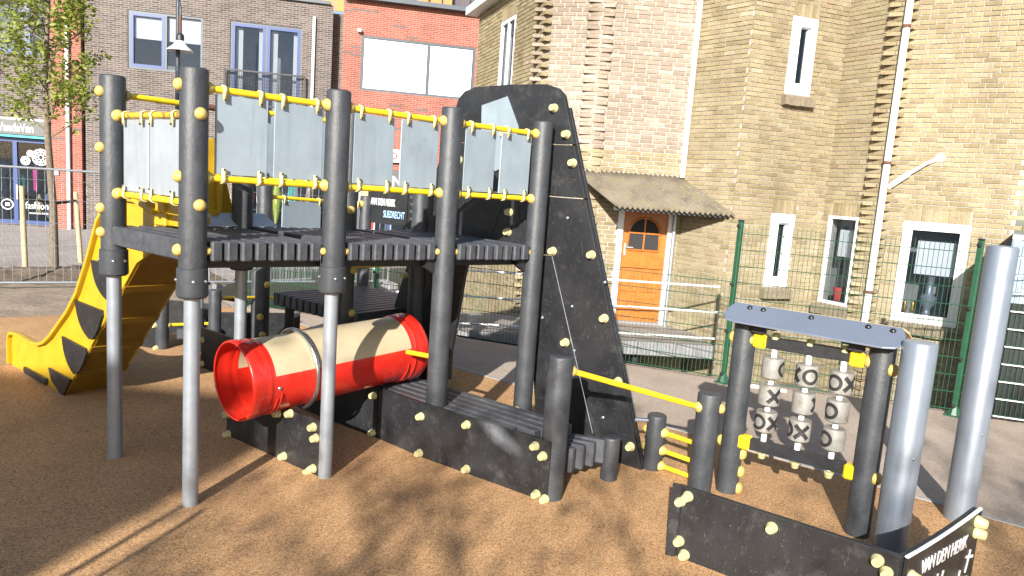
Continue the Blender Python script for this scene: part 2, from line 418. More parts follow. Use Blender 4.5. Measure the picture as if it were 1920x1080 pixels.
ORG = {}
def tag(o, label=None, cat=None, group=None, kind=None):
    if label: o['label'] = label
    if cat: o['category'] = cat
    if group: o['group'] = group
    if kind: o['kind'] = kind
    return o
def thing(name, loc, label, cat, group=None):
    o = bpy.data.objects.new(name, None); COL.objects.link(o); o.location = loc; o.empty_display_size = .1
    ORG[o] = Vector(loc); return tag(o, label, cat, group)
def obj(name, mb, mat, parent=None, smooth=None, recalc=True, bevel=0, uvf=None):
    org = ORG[parent] if parent else Vector((0, 0, 0))
    me = bpy.data.meshes.new(name)
    me.from_pydata([tuple(p - org) for p in mb.v], [], mb.f)
    if recalc or bevel:
        bm = bmesh.new(); bm.from_mesh(me)
        bmesh.ops.recalc_face_normals(bm, faces=bm.faces)
        if bevel:
            es = [e for e in bm.edges if len(e.link_faces) == 2 and e.calc_face_angle(0) > R_(35)]
            bmesh.ops.bevel(bm, geom=es, offset=bevel, segments=2, profile=.6, affect='EDGES', clamp_overlap=True)
        bm.to_mesh(me); bm.free()
    if uvf:
        uv = me.uv_layers.new(name='UVMap')
        for l in me.loops: uv.data[l.index].uv = uvf(me.vertices[l.vertex_index].co + org)
    mats = mat if isinstance(mat, (list, tuple)) else [mat]
    for q in mats: me.materials.append(MATS[q])
    if smooth is not None:
        me.polygons.foreach_set('use_smooth', [True] * len(me.polygons)); me.set_sharp_from_angle(angle=R_(smooth))
    o = bpy.data.objects.new(name, me); COL.objects.link(o)
    if parent: o.parent = parent
    ORG[o] = org
    return o
def struct(name, mb, mat, **k): return tag(obj(name, mb, mat, **k), kind='structure')
def lettering(text, origin, xdir, ydir, height, mat, parent, depth=.004, align='LEFT', width=None, name='lettering', shear=0, bold=0.0):
    """flat text standing on a surface: origin = baseline left, xdir/ydir unit vectors"""
    cu = bpy.data.curves.new('t', 'FONT'); cu.body = text; cu.size = 1; cu.extrude = depth / height / 2; cu.align_x = align; cu.offset = bold
    cu.shear = shear; cu.resolution_u = 3
    to = bpy.data.objects.new('t', cu); COL.objects.link(to)
    dg = bpy.context.evaluated_depsgraph_get(); me = bpy.data.meshes.new_from_object(to.evaluated_get(dg))
    bpy.data.objects.remove(to)
    xs = [v.co.x for v in me.vertices]; wd = max(xs) - min(xs); x0 = min(xs) if align == 'LEFT' else 0
    sy = height / .72; sx = width / wd if width else sy
    xd = Vector(xdir).normalized(); yd = Vector(ydir).normalized(); nd = xd.cross(yd); org = ORG[parent]
    for v in me.vertices:
        p = Vector(origin) + xd * (v.co.x - x0) * sx + yd * v.co.y * sy + nd * v.co.z * height - org
        v.co = p
    me.materials.clear(); me.materials.append(MATS[mat])
    o = bpy.data.objects.new(name, me); COL.objects.link(o); o.parent = parent; ORG[o] = org
    return o

def dome(mb, p, d, r=.042, h=.034, n=20):
    d = Vector(d).normalized()
    return mb.lathe(p, d, [(r * 1.0, -.006), (r, .006), (r * .93, h * .4), (r * .74, h * .72), (r * .45, h * .93), (r * .18, h)], n)
def knob(mb, p, d, r=.030, h=.048, n=20):
    d = Vector(d).normalized()
    return mb.lathe(p, d, [(r * 1.12, -.004), (r * 1.12, .008), (r, .012), (r * .86, h * .86), (r * .74, h), (r * .35, h), (r * .3, h * .86)], n)

# ================================================================== SETTING
def sheet(pts, z): return MB().add([(x, y, z) for x, y in pts], [tuple(range(len(pts)))])
# playground level ends at the fence; behind it a sunken yard
FP1 = gz(1355, 718); FP2 = gz(1787, 780)
FLD = Vector((-.6, 1.02, 0)).normalized()              # low fence direction
FA = FP1 + FLD * 8.5
FB = FP2 + (FP2 - FP1).normalized() * 6
g = MB()
g.add([(-300, -300, 0), (FB.x + 20, -300, 0), (FB.x + 20, -20, 0), (FB.x + .3, FB.y, 0), (FP2.x + .22, FP2.y + .1, 0), (FP1.x + .2, FP1.y + .14, 0), (FA.x + .2, FA.y + .1, 0), (5, 16, 0), (20, 16, 0), (300, 16, 0), (300, 300, 0), (-300, 300, 0)],
      [tuple(range(12))])
struct('ground', g, 'street_paving')
yd = MB()
yd.add([(FA.x - .6, FA.y + 3, -.78), (22, 15.9, -.78), (22, -8, -.78), (FB.x - .2, FB.y - 1, -.78), (FP2.x, FP2.y, -.78), (FP1.x, FP1.y, -.78)], [(0, 1, 2, 3, 4, 5)])
struct('sunken_yard', yd, 'yard')
# rubber safety floor, kerb line, sand and path
def along(p, d, t): return (p[0] + d[0] * t, p[1] + d[1] * t)
e0 = (4.73, 6.78); ed = (U.x, U.y)
ke = [along(e0, ed, t) for t in (-4.9, 12.)]
mat_poly = [(-14, 11.55), ke[0], ke[1], (6, -14), (-14, -14)]
struct('rubber_floor', sheet(mat_poly, .014), 'rubber_floor')
kb = MB(); kb.beam((ke[0][0] + .03, ke[0][1], .004), (ke[1][0] + .03, ke[1][1], .004), .06, .03, ch=.004)
struct('kerb', kb, 'rubber_edge')
gp = MB(); gp.add([(ke[0][0] + .06, ke[0][1], .006), (ke[1][0] + .06, ke[1][1], .006), (FB.x + .2, FB.y, .006), (FP2.x + .2, FP2.y + .1, .006), (FP1.x + .18, FP1.y + .14, .006), (FA.x + .18, FA.y + .1, .006), (3.2, 13.2, .006)], [tuple(range(7))])
struct('path', gp, 'path_ground')
def rough_ground(name, x0, x1, y0, y1, nx, ny, fn, mat):
    mb = MB(); vs = [(x0 + (x1 - x0) * i / nx, y0 + (y1 - y0) * j / ny) for j in range(ny + 1) for i in range(nx + 1)]
    mb.add([(x, y, fn(x, y)) for x, y in vs], [(j * (nx + 1) + i, j * (nx + 1) + i + 1, (j + 1) * (nx + 1) + i + 1, (j + 1) * (nx + 1) + i) for j in range(ny) for i in range(nx)])
    return struct(name, mb, mat, smooth=60)
from mathutils import noise as mn
def nz(x, y, s): return mn.fractal(Vector((x * s, y * s, 3.1)), .9, 2.0, 5)
rough_ground('sand', -12, 3.4, 11.5, 15.2, 150, 40, lambda x, y: .016 + .02 * (1 + nz(x, y, 2.2)) * min(1, (y - 11.5) * 2), 'sand')
def mound(x, y):
    e = math.exp(-((y - 15.1) / .55) ** 2) * (1 if x < 1.9 else math.exp(-((x - 1.9) / .5) ** 2))
    return .01 + e * (.20 + .08 * nz(x, y, 3.5)) + .015 * nz(x, y, 8)
rough_ground('soil_bank', -10, 4.2, 13.9, 16.6, 200, 46, mound, 'soil')

# ================================================================== PLAY TOWER
PR = .083; LR = .049; PH = 2.79; DECK = 1.748; DB = 1.617
tower = thing('play_tower', (2.3, 5.2, 0), 'high ship deck on black posts with yellow rails and grey metal panels', 'play tower')
def post(parent, base, top, r=PR, steel=False, name='post', n=22, mat='recycled_plastic', lean=(0, 0)):
    b = Vector((base[0], base[1], -.03)); t = Vector((base[0] + lean[0], base[1] + lean[1], top)); ax = (t - b); h = ax.length
    mb = MB()
    z0 = 1.42 if steel else 0
    mb.lathe(b, ax, [(r * .99, z0), (r, z0 + .3), (r, h - .016), (r * .96, h - .005), (r * .88, h), (.001, h + .001)], n)
    p = obj(name, mb, mat, parent, smooth=40)
    if steel:
        d = ax.normalized()
        s = MB().lathe(b + d * 1.42, d, [(r * .98, 0), (r * 1.13, .012), (r * 1.15, .03), (r * 1.12, .15), (r * 1.12, .185), (r * .99, .19)], n)
        obj('sleeve', s, 'sleeve_rubber', p, smooth=35)
        l = MB().cyl(b, b + d * 1.5, LR, 18); obj('steel_leg', l, 'steel', p, smooth=40)
        for a in (-100, -50, 160):
            q = Vector((math.cos(R_(a)), math.sin(R_(a)), 0)); obj('screw', dome(MB(), b + d * 1.53 + q * r * 1.12, q, .012, .012, 8), 'bright_steel', p, smooth=40)
    return p
P1 = Vector((.867, 5.72, 0)); P2 = Vector((1.138, 4.662, 0)); P3 = Vector((2.07, 4.668, 0)); P4 = Vector((3.0, 4.668, 0)); P5 = Vector((3.915, 4.668, 0))
Q1 = Vector((1.83, 5.93, 0)); Q2 = Vector((2.77, 5.96, 0)); Q3 = Vector((3.55, 6.0, 0))
tp = {}
for nm, p, steel in (('P1', P1, 1), ('P2', P2, 1), ('P3', P3, 1), ('P4', P4, 0), ('P5', P5, 0), ('Q1', Q1, 1), ('Q2', Q2, 0), ('Q3', Q3, 0)):
    tp[nm] = post(tower, p, PH, steel=bool(steel), lean=(.004 * random.uniform(-1, 1), .004 * random.uniform(-1, 1)))
def caps(parent, items, mat='cap_yellow', r=.038, name='bolt_cap'):
    for p, d in items:
        obj(name, dome(MB(), p, d, r), mat, parent, smooth=60)
def onpost(p, d, z, r=PR): d = Vector(d).normalized(); return (Vector((p.x, p.y, z)) + d * r, d)
X_ = Vector((1, 0, 0))
caps(tower, [onpost(P2, -X_, z) for z in (2.683, 2.139, 1.69)] + [onpost(P2, (P2 - P1), z) for z in (2.52, 1.972)]
     + [onpost(P1, -V, z) for z in (2.67, 2.29, 1.87, 1.70)] + [onpost(P3, -Vector((0, 1, 0)) + X_ * .9, z) for z in ()]
     + [onpost(Q2, (-.1, -1, 0), z) for z in (1.92,)] + [onpost(Q2, (.5, -.9, 0), z) for z in (2.56, 2.47, 2.2, 1.38, .98)])
def rail(parent, a, b, r=.021, mat='yellow_paint', cup=True, r0=PR, r1=PR, name='rail'):
    a = Vector(a); b = Vector(b); d = (b - a).normalized(); h = Vector((d.x, d.y, 0)).normalized()
    a2 = a + h * r0; b2 = b - h * r1
    o = obj(name, MB().cyl(a2, b2, r, 14), mat, parent, smooth=40)
    if cup:
        for q, s in ((a2, 1), (b2, -1)):
            c = MB().lathe(q - d * s * .008, d * s, [(.044, 0), (.042, .012), (.034, .026), (.025, .038), (.021, .044)], 16)
            obj('end_cup', c, 'cap_yellow', o, smooth=50)
    return o
def clip(parent, p, d, up):
    """cream bracket hooked over a rail at p; d = rail direction, up = +1 hangs panel below"""
    n = Vector((d.y, -d.x, 0)).normalized()          # toward the viewer side
    mb = MB(); pts = []
    for a in range(-30, 200, 23): pts.append((math.cos(R_(a)), math.sin(R_(a))))
    prof = [Vector(p) + n * (.030 * c) + UP * up * (.028 * s) for c, s in pts]
    prof = [prof[0] - UP * up * .052] + prof
    hw = d.normalized() * .014
    vs = []; fs = []
    for q in prof:
        i = n * .0
        vs += [q - hw, q + hw]
    for i in range(len(prof) - 1): fs.append((2 * i, 2 * i + 1, 2 * i + 3, 2 * i + 2))
    mb.add(vs, fs)
    o = obj('clip', mb, 'clip_cream', parent, smooth=60, recalc=True)
    md = o.modifiers.new('thick', 'SOLIDIFY'); md.thickness = .007; md.offset = 0
    obj('screw', dome(MB(), prof[1] - UP * up * .045 + n * .006, n, .006, .004, 8), 'dark_metal', o)
    return o
def barrier(parent, pa, pb, ztop, zbot, spans, mat='yellow_paint', pmat='sheet_metal', t=.012, drop=.028):
    """two rails with metal panels between; spans = list of (s0, s1) along pa->pb in metres"""
    pa = Vector((pa.x, pa.y, 0)); pb = Vector((pb.x, pb.y, 0)); d = (pb - pa).normalized(); n = Vector((d.y, -d.x, 0))
    rt = rail(parent, pa + UP * ztop, pb + UP * ztop, mat=mat); rb = rail(parent, pa + UP * zbot, pb + UP * zbot)
    for s0, s1 in spans:
        a = pa + d * s0; b = pa + d * s1; c = (a + b) / 2
        tw = random.uniform(-.006, .006)
        pn = MB().box(c + UP * (ztop + zbot) / 2 + n * tw, d * (s1 - s0) + n * random.uniform(-.012, .012), n * t, UP * (ztop - zbot - 2 * drop), .003)
        pp = obj('panel', pn, pmat, parent)
        for q in (s0 + .05, s1 - .05):
            clip(rt, pa + d * q + UP * ztop, d, 1); clip(rb, pa + d * q + UP * zbot, d, -1)
sp2 = [(.125, .448), (.492, .825)]
barrier(tower, P2, P3, 2.683, 2.139, sp2)
barrier(tower, P3, P4, 2.683, 2.139, [(.115, .437), (.488, .812)])
barrier(tower, P4, P5, 2.683, 2.139, [(.125, .43), (.485, .79)])
barrier(tower, P1, P2, 2.515, 1.978, [(.16, .52), (.55, .93)], mat='rusty_yellow', pmat='pale_sheet')
barrier(tower, Q1, Q2, 2.683, 2.139, [(.12, .45), (.48, .82)])
# guard rail above the slide, half rusted
ra = rail(tower, P1 + UP * 2.665, Q1 + UP * 2.665, mat='yellow_paint')
q0 = P1.lerp(Q1, .50) + UP * 2.6655; q1 = P1.lerp(Q1, .86) + UP * 2.6655
obj('rusty_sleeve', MB().cyl(q0, q1, .0225, 14), 'rust', ra, smooth=40)
# deck slats, fanned out towards the slide
def slat(parent, a, b, wdt=.072, hgt=.128, top=DECK, mat='slat_plastic', name='slat'):
    a = Vector((a[0], a[1], top - hgt / 2)); b = Vector((b[0], b[1], top - hgt / 2))
    return obj(name, MB().beam(a, b, wdt, hgt, ch=.009), mat, parent)
def lerp2(a, b, t): return (a[0] + (b[0] - a[0]) * t, a[1] + (b[1] - a[1]) * t)
def plate_limit(x): return 3.59 + (4.332 - x) / .2487 * .9686 - .10 if x > 3.6 else 99
for mod, (fa, fb, ra_, rb_) in enumerate(((P2, P3, P1 + W * .02, Q1), (P3, P4, Q1, Q2), (P4, P5, Q2, Vector((3.72, 5.97, 0))))):
    for i in range(8):
        t = (i + .5) / 8 * .80 + .10
        jit = random.uniform(-.012, .012)
        f = (fa.x + (fb.x - fa.x) * t, 4.615 + jit); r = lerp2((ra_.x, ra_.y), (rb_.x, rb_.y), (i + .5) / 8 * .92 + .04)
        if mod == 2:
            ly = min(r[1], plate_limit(max(f[0], r[0])))
            k = (ly - f[1]) / (r[1] - f[1]); r = (f[0] + (r[0] - f[0]) * k, ly)
        slat(tower, f, r, top=DECK + random.uniform(-.003, .003))
# side beam between the two left posts, joists below the deck
obj('side_beam', MB().beam(P2.lerp(P1, .08) + UP * 1.682 - V * .0, P2.lerp(P1, .93) + UP * 1.682, .085, .132, ch=.008), 'slat_plastic', tower)
for a, b in ((P2, P3), (P3, P4), (P4, P5)):
    obj('joist', MB().beam(a + Vector((.06, .10, 1.595)), b + Vector((-.06, .10, 1.595)), .06, .06, ch=.004), 'dark_plastic', tower)
    for q, s in ((a, 1), (b, -1)): obj('bolt_cap', dome(MB(), q + Vector((s * PR, -.02, 1.685)), (s, -.1, 0), .026, .03), 'cap_yellow', tower, smooth=60)
obj('joist', MB().beam(Q1 + Vector((.06, -.10, 1.58)), Q2 + Vector((-.06, -.10, 1.58)), .06, .06, ch=.004), 'dark_plastic', tower)
for p in (P4, P5):      # dark corner gussets below the deck beside the free posts
    s = -1 if p is P5 else -1
    pl_ = [p + Vector((s * .07, .0, 1.615)), p + Vector((s * .17, .0, 1.615)), p + Vector((s * .17, .0, 1.56)), p + Vector((s * .10, .0, 1.52)), p + Vector((s * .07, 0, 1.5))]
    obj('gusset', MB().prism(pl_, (0, .05, 0)), 'dark_plastic', tower)

# ================================================================== SLIDE
so_ = Vector((.752, 7.404, 0))
slide = thing('slide', so_, 'yellow playground slide with black half-round teeth along its side', 'slide')
def sp(s, z, k=0.0): return so_ + W * s + V * k + UP * z
rim = [(-1.66, 1.86), (-1.35, 1.93), (-1.0, 1.93), (-.86, 1.86), (-.70, 1.72), (-.5, 1.385), (-.265, 1.045), (-.05, .84), (.12, .715), (.35, .545), (.52, .45), (.68, .40), (.85, .385), (1.05, .395), (1.25, .40), (1.40, .385), (1.46, .33)]
low = [(1.47, .012), (.12, .012), (-.30, .42), (-.60, .715), (-.85, .96), (-1.32, 1.42), (-1.66, 1.58)]
SW = .46
for k, nm in ((0, 'side_wall'), (SW, 'side_wall')):
    poly = [sp(s, z, k) for s, z in rim] + [sp(s, z, k) for s, z in low]
    wv = obj(nm, MB().prism(poly, V * (.03 if k == 0 else -.03)), 'slide_yellow', slide, bevel=.006)
    # rolled rim
    pts = [sp(s, z - .012, k - .012 if k == 0 else k + .012) for s, z in rim]
    pts += [sp(1.475, .2, k - .012 if k == 0 else k + .012), sp(1.475, .03, k - .012 if k == 0 else k + .012)]
    bm_ = MB()
    for i in range(len(pts) - 1): pass
    hw = .030
    vs = []; fs = []
    for i, q in enumerate(pts):
        d = (pts[min(i + 1, len(pts) - 1)] - pts[max(i - 1, 0)]).normalized(); nn = d.cross(V).normalized()
        for a, b in ((-1, -1), (1, -1), (1, 1), (-1, 1)): vs.append(q + V * a * hw + nn * b * .017)
    for i in range(len(pts) - 1):
        for j in range(4): fs.append((i * 4 + j, i * 4 + (j + 1) % 4, (i + 1) * 4 + (j + 1) % 4, (i + 1) * 4 + j))
    fs += [(0, 1, 2, 3), tuple(len(vs) - 4 + i for i in (3, 2, 1, 0))]
    bm_.add(vs, fs); obj('rim', bm_, 'slide_yellow', wv, bevel=.008, smooth=50)
# underside and bed
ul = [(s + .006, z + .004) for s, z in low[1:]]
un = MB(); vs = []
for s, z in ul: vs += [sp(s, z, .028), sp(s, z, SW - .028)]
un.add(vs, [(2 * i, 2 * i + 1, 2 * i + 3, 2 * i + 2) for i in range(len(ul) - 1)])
uo = obj('underside', un, 'slide_yellow_shaded', slide); md = uo.modifiers.new('thick', 'SOLIDIFY'); md.thickness = .012
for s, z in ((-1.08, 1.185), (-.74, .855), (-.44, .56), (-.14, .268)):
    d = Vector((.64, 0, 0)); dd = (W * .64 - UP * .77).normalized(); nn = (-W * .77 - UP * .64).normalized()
    obj('rib', MB().box(sp(s, z, SW / 2) + nn * .012, V * (SW - .005), dd * .085, nn * .014, .005), 'slide_yellow_shaded', slide)
bd = MB(); vs = []
for s, z in [(-1.66, 1.70), (-1.2, 1.70), (-.9, 1.45), (-.4, .80), (0, .42), (.4, .26), (.9, .22), (1.46, .20)]: vs += [sp(s, z, .028), sp(s, z, SW - .028)]
bd.add(vs, [(2 * i, 2 * i + 1, 2 * i + 3, 2 * i + 2) for i in range(7)])
bo = obj('bed', bd, 'slide_yellow', slide, smooth=60); md = bo.modifiers.new('thick', 'SOLIDIFY'); md.thickness = .01
# black teeth fixed to the near wall
def tooth(pts, r=.02):
    poly = [sp(s, z, -.002) for s, z in pts]
    obj('tooth', MB().prism(poly, -V * .022), 'black_board', slide, bevel=.005)
def arcpts(a, b, c, n=7):      # quadratic through control
    return [((1 - t) ** 2 * a[0] + 2 * t * (1 - t) * b[0] + t * t * c[0], (1 - t) ** 2 * a[1] + 2 * t * (1 - t) * b[1] + t * t * c[1]) for t in [i / n for i in range(n + 1)]]
for tl, tr, bt in (((-.545, 1.36), (-1.08, 1.37), (-.83, 1.06)), ((-.206, .962), (-.75, .955), (-.50, .66)), ((.10, .578), (-.42, .56), (-.16, .275)), ):
    ctl = (tl[0] - .04, bt[1] + .06)
    tooth(arcpts(tl, ctl, bt) + arcpts(bt, (bt[0] - .12, bt[1] - .0), (tr[0] + .0, tr[1] - .05), 4) + [(tr[0] + .01, tr[1])])
tooth([(.43, .21), (-.085, .205), (-.06, .17), (.08, .02), (.16, .02), (.36, .10)])
tooth([(1.06, .085), (.50, .085), (.48, .055), (.52, .02), (1.04, .018), (1.08, .05)])
# hood over the top of the slide
hp = [sp(-1.95, 2.02, .02), sp(-1.6, 2.02, .02), sp(-1.25, 1.9, .02), sp(-1.3, 1.76, .02), sp(-1.95, 1.76, .02)]
obj('hood_side', MB().prism(hp, V * .03), 'slide_yellow', slide, bevel=.008)
hk = obj('hood_back', MB().prism([sp(-1.56, 1.79, .12), sp(-1.56, 2.2, .12), sp(-1.56, 2.42, .26), sp(-1.56, 2.44, .50), sp(-1.56, 2.34, .55), sp(-1.56, 1.79, .70)], W * .04), 'slide_yellow', slide, bevel=.01)
obj('stiffener', MB().box(sp(-1.585, 2.05, .535), V * .04, W * .05, UP * .50, .006), 'slide_yellow', hk)
obj('seat_block', MB().box(sp(-1.72, 1.80, .05), V * .13, W * .16, UP * .10, .012).box(sp(-1.70, 1.91, .04), V * .10, W * .12, UP * .11, .012), 'slide_yellow', slide)
obj('threshold', MB().box(sp(-1.69, 1.79, .27), V * .22, W * .10, UP * .07, .012), 'slide_yellow', slide)
ep = [sp(-1.75, 1.752, .28), sp(-1.75, 1.752, .98), sp(-1.62, 1.85, .92), sp(-1.62, 1.85, .28)]
obj('entry_plate', MB().prism(ep, W * .02), 'entry_plate', slide)

# ================================================================== CRAWL TUNNEL
TA = Vector((1.53, 5.12, .68)); TB = Vector((3.15, 5.43, .745)); TR_ = .285
tun = thing('crawl_tunnel', (2.3, 5.3, 0), 'red crawl tunnel with a beige upper half lying across the ship hull', 'tunnel')
ax = (TB - TA).normalized(); L = (TB - TA).length
e1 = ax.cross(UP).normalized(); e2 = e1.cross(ax)
def tpt(a, h, r): return TA + ax * h + (e1 * math.cos(a) + e2 * math.sin(a)) * r
hs = [0, .012, .03, .10, .13, .145, .16, .19, .3, .5, .8, 1.1, L - .3, L - .19, L - .165, L - .15, L - .135, L - .10, L - .02, L]
rs = [TR_ + .004, TR_ + .014, TR_ + .016, TR_ + .014, TR_ + .002, TR_ + .008, TR_, TR_, TR_, TR_, TR_, TR_, TR_, TR_, TR_ + .003, TR_ + .014, TR_ + .004, TR_ + .014, TR_ + .018, TR_ + .006]
n = 56; mb = MB(); vs = []; fs = []
for h, r in zip(hs, rs):
    for i in range(n): vs.append(tpt(2 * math.pi * i / n, h, r))
for k in range(len(hs) - 1):
    for i in range(n): fs.append((k * n + i, k * n + (i + 1) % n, (k + 1) * n + (i + 1) % n, (k + 1) * n + i))
mb.add(vs, fs)
to = obj('tube', mb, ['tube_red', 'tube_beige'], tun, smooth=50)
md = to.modifiers.new('thick', 'SOLIDIFY'); md.thickness = .011; md.offset = -1
for p in to.data.polygons:
    c = p.center + ORG[tun] - TA; h = c.dot(ax); c -= ax * h; a = math.degrees(math.atan2(c.dot(e2), c.dot(e1)))
    if .19 <= h <= L - .19 and 11 < a < 190: p.material_index = 1
mb = MB()
for h in (.205, L - .215):
    for a0, a1 in ((-88, -20), (-86, -12)):
        pts = [tpt(R_(a), h if a0 == -88 else h + (.03 if h < .5 else -.0), TR_ + .004) for a in range(a0, a1, 6)]
        obj('moulded_ridge', MB().tube(pts, .007, 6), 'tube_red', tun, smooth=60)
obj('bolt', dome(MB(), tpt(R_(-6), .215, TR_), e1, .014, .01), 'bright_steel', tun)
# steel hoop over the tunnel on the support board
hc = .52
mb = MB(); mb.tube([tpt(R_(a), hc, TR_ + .022) for a in range(-72, 205, 8)], .017, 10)
obj('hoop', mb, 'bright_steel', tun, smooth=50)
_d4 = px((P4.x, P4.y, .7))[2]
rail(tun, gdep(764, 660, _d4 + .22), gdep(812, 669, _d4), r=.02, cup=False, r0=0, r1=0, name='holding_bar')

# ================================================================== SHIP HULL
hull = thing('ship_hull', (2.7, 5.0, 0), 'low black board hull with cream bolt caps under the tower', 'ship hull')
def board(parent, a, b, h, t=.028, z0=.0, mat='black_board', top=None, knobs=True, side=-1, ks=None, h2=None):
    a = Vector((a[0], a[1], z0)); b = Vector((b[0], b[1], z0)); d = (b - a).normalized(); n = Vector((d.y, -d.x, 0)) * (1 if side < 0 else -1)
    h2 = h if h2 is None else h2
    ring = [a, b, b + UP * (h2 - z0)] + (top or []) + [a + UP * (h - z0)]
    o = obj('board', MB().prism([p - n * t for p in ring], n * t), mat, parent, bevel=.004)
    for s, z in (ks or []):
        p = a.lerp(b, s); p.z = z
        k = obj('bolt_cap', knob(MB(), p, n), 'cap_cream', o, smooth=45)
    return o
HA = Vector((2.062, 8.058, 0)); HB = Vector((2.777, 5.179, 0)); HC = Vector((2.883, 4.679, 0)); HD = Vector((3.246, 3.524, 0))
Hh = .462
Bm = Vector((2.60, 5.80, 0)); 
board(hull, HA, Bm, Hh, ks=[(.02, .33), (.02, .06), (.3, .38)])
board(hull, Bm, HB - (HB - Bm).normalized() * .05, Hh, ks=[(.94, .38), (.95, .05)])
board(hull, HB, HC, Hh, ks=[(.985, .35)])
board(hull, HC, HD, Hh, mat='scuffed_board', ks=[(.00, .045), (.38, .40), (.40, .05), (.895, .40), (.955, .345), (.93, .05), (.99, .035)])
obj('corner_post', MB().cyl(HB - (HB - Bm).normalized() * .025 + V * .03, HB - (HB - Bm).normalized() * .025 + V * .03 + UP * .44, .03, 10), 'dark_plastic', hull)
P6 = Vector((3.30, 3.564, 0))
post(hull, (P6.x + .03, P6.y + .02), 1.07, r=.092)
# walkway slats behind the hull
for i in range(5):
    o_ = V * (.10 + i * .098)
    for a, b in ((-.1, 2.95),):
        s0 = HA + U * (2.3 + i * .03) + o_; s1 = HD - U * (.16 + max(0, .25 - i * .15)) + o_
        slat(hull, s0, s1, .08, .09, .435, name='walkway_slat')
for t in (2.6, 3.6, 4.3):
    q = HA + U * t + V * .05; obj('bearer', MB().beam(q + UP * .30, q + V * .5 + UP * .30, .07, .08), 'dark_plastic', hull)
    obj('foot', MB().beam(q + V * .25 + UP * .26, q + V * .25 - UP * .02, .08, .08, up=V), 'dark_plastic', hull)
rail(hull, P5 + UP * .27, P5 - V * .62 + UP * .27, r=.02, cup=True, r0=PR, r1=0, name='cross_bar')
obj('bolt_cap', dome(MB(), P5 + UP * .29 + X_ * PR, X_, .03, .03), 'cap_yellow', hull, smooth=60)
# curved landing of short slats between bow post and stub
st = Vector((3.962, 3.61, 0))
for i in range(5):
    zt_ = .335 + .004 * i; e = gz(1058 + 19.5 * i, 846 - 5.5 * i, zt_); b_ = e + W * (.62 - .04 * i) - V * (.05 + .035 * i)
    slat(hull, (e.x, e.y), (b_.x, b_.y), .062, .19, zt_, name='landing_slat')
obj('bearer', MB().beam((3.40, 3.72, .2), (3.93, 3.66, .2), .08, .12), 'dark_plastic', hull)
post(hull, (st.x, st.y), .356, r=.068, name='stub_post')
B1 = Vector((4.415, 3.083, 0)); B2 = Vector((4.453, 3.587, 0))
post(hull, (B1.x, B1.y), .80, r=.088, name='rail_post'); post(hull, (B2.x, B2.y), .472, r=.078, name='stub_post')
TL = Vector((4.641, 2.992, 0)); TRp = Vector((4.853, 2.078, 0))
rail(hull, Vector((P6.x + .03, P6.y + .02, .955)), Vector((B1.x, B1.y, .69)), r=.021, r0=.09, r1=.085, name='hand_rail')
for z in (.335, .185, .055):
    rail(hull, B2 + UP * z, Vector((4.60, 3.05, z - .02)), r=.019, r0=.075, r1=.075, name='rung')
    caps(hull, [onpost(B2, (-.3, 1, 0), z, .078)], 'cap_yellow', .035)
caps(hull, [onpost(B1, (.55, -.83, 0), .69, .088)], 'cap_yellow')
obj('hinge', MB().cyl((4.30, 3.69, .42), (4.40, 3.62, .42), .018, 8), 'bright_steel', hull)

# support board below the tunnel
A0 = gz(424, 818); A1 = gz(606, 901)
sup = thing('tunnel_support', A0.lerp(A1, .5), 'small black board standing under the near end of the red tunnel', 'support board')
d = (A1 - A0).normalized(); nA = Vector((d.y, -d.x, 0)); LA = (A1 - A0).length
ring = [A0, A1, A1 + UP * .43, A0 + d * .72 * LA + UP * .435, A0 + d * .60 * LA + UP * .435, A0 + d * .54 * LA + UP * .40, A0 + d * .40 * LA + UP * .335, A0 + d * .22 * LA + UP * .335, A0 + d * .05 * LA + UP * .40, A0 + UP * .43]
bo = obj('board', MB().prism([p - nA * .03 for p in ring], nA * .03), 'black_board', sup, bevel=.004)
for s, z in ((.02, .20), (.03, .03), (.63, .055), (.56, .375), (.68, .41), (.90, .375), (.925, .30), (.91, .06), (.87, .02)):
    p = A0.lerp(A1, s) + UP * z; obj('bolt_cap', knob(MB(), p, nA, .030), 'cap_cream', bo, smooth=45)
obj('mounting_bar', MB().beam(A1 + V * .05 + UP * .0 - d * .03, A1 + V * .05 - d * .03 + UP * .42, .06, .05, up=V, ch=.004), 'dark_plastic', sup)
for s, z in ((.80, .25),):
    obj('washer', MB().lathe(A0.lerp(A1, .72) + UP * .24, nA, [(.02, -.002), (.02, .003), (.012, .004), (.012, .001)], 12), 'black_board', bo)

# ================================================================== BULKHEAD (A-shaped wheelhouse wall)
tip = Vector((4.332, 3.59, 0))
bulk = thing('bulkhead', tip + W * 1.66, 'tall black A-shaped wall with rounded top and arched opening beside the deck', 'climbing wall')
def bt(t, z, k=0.0): return tip + W * t + UP * z + V * k
def flip(p): return [(3.32 - a, b) for a, b in p[::-1]]
TH = .045
def bpiece(pts, k=0.0, t=TH, mat='black_board', parent=bulk, name='board', bev=.004):
    return obj(name, MB().prism([bt(a, z, k) for a, z in pts], V * t), mat, parent, bevel=bev)
def edge(z): return .35 * z          # right slanted edge, t at height z
arch = [(1.08, 0), (1.10, .25), (1.19, .8), (1.265, 1.35), (1.31, 1.54), (1.40, 1.63)]
Z1, Z2, Z3 = 1.66, 2.172, 2.616
top = [(edge(Z3) + .002, Z3 + .004), (1.022, 2.92), (1.06, 3.03), (1.13, 3.09), (1.25, 3.125), (1.66, 3.135)]
tp_ = top + flip(top); o1 = bpiece(tp_)
g_ = .004
bpiece([(edge(Z2) + .002, Z2 + g_), (edge(Z3), Z3 - g_), (3.32 - edge(Z3), Z3 - g_), (3.32 - edge(Z2), Z2 + g_)])
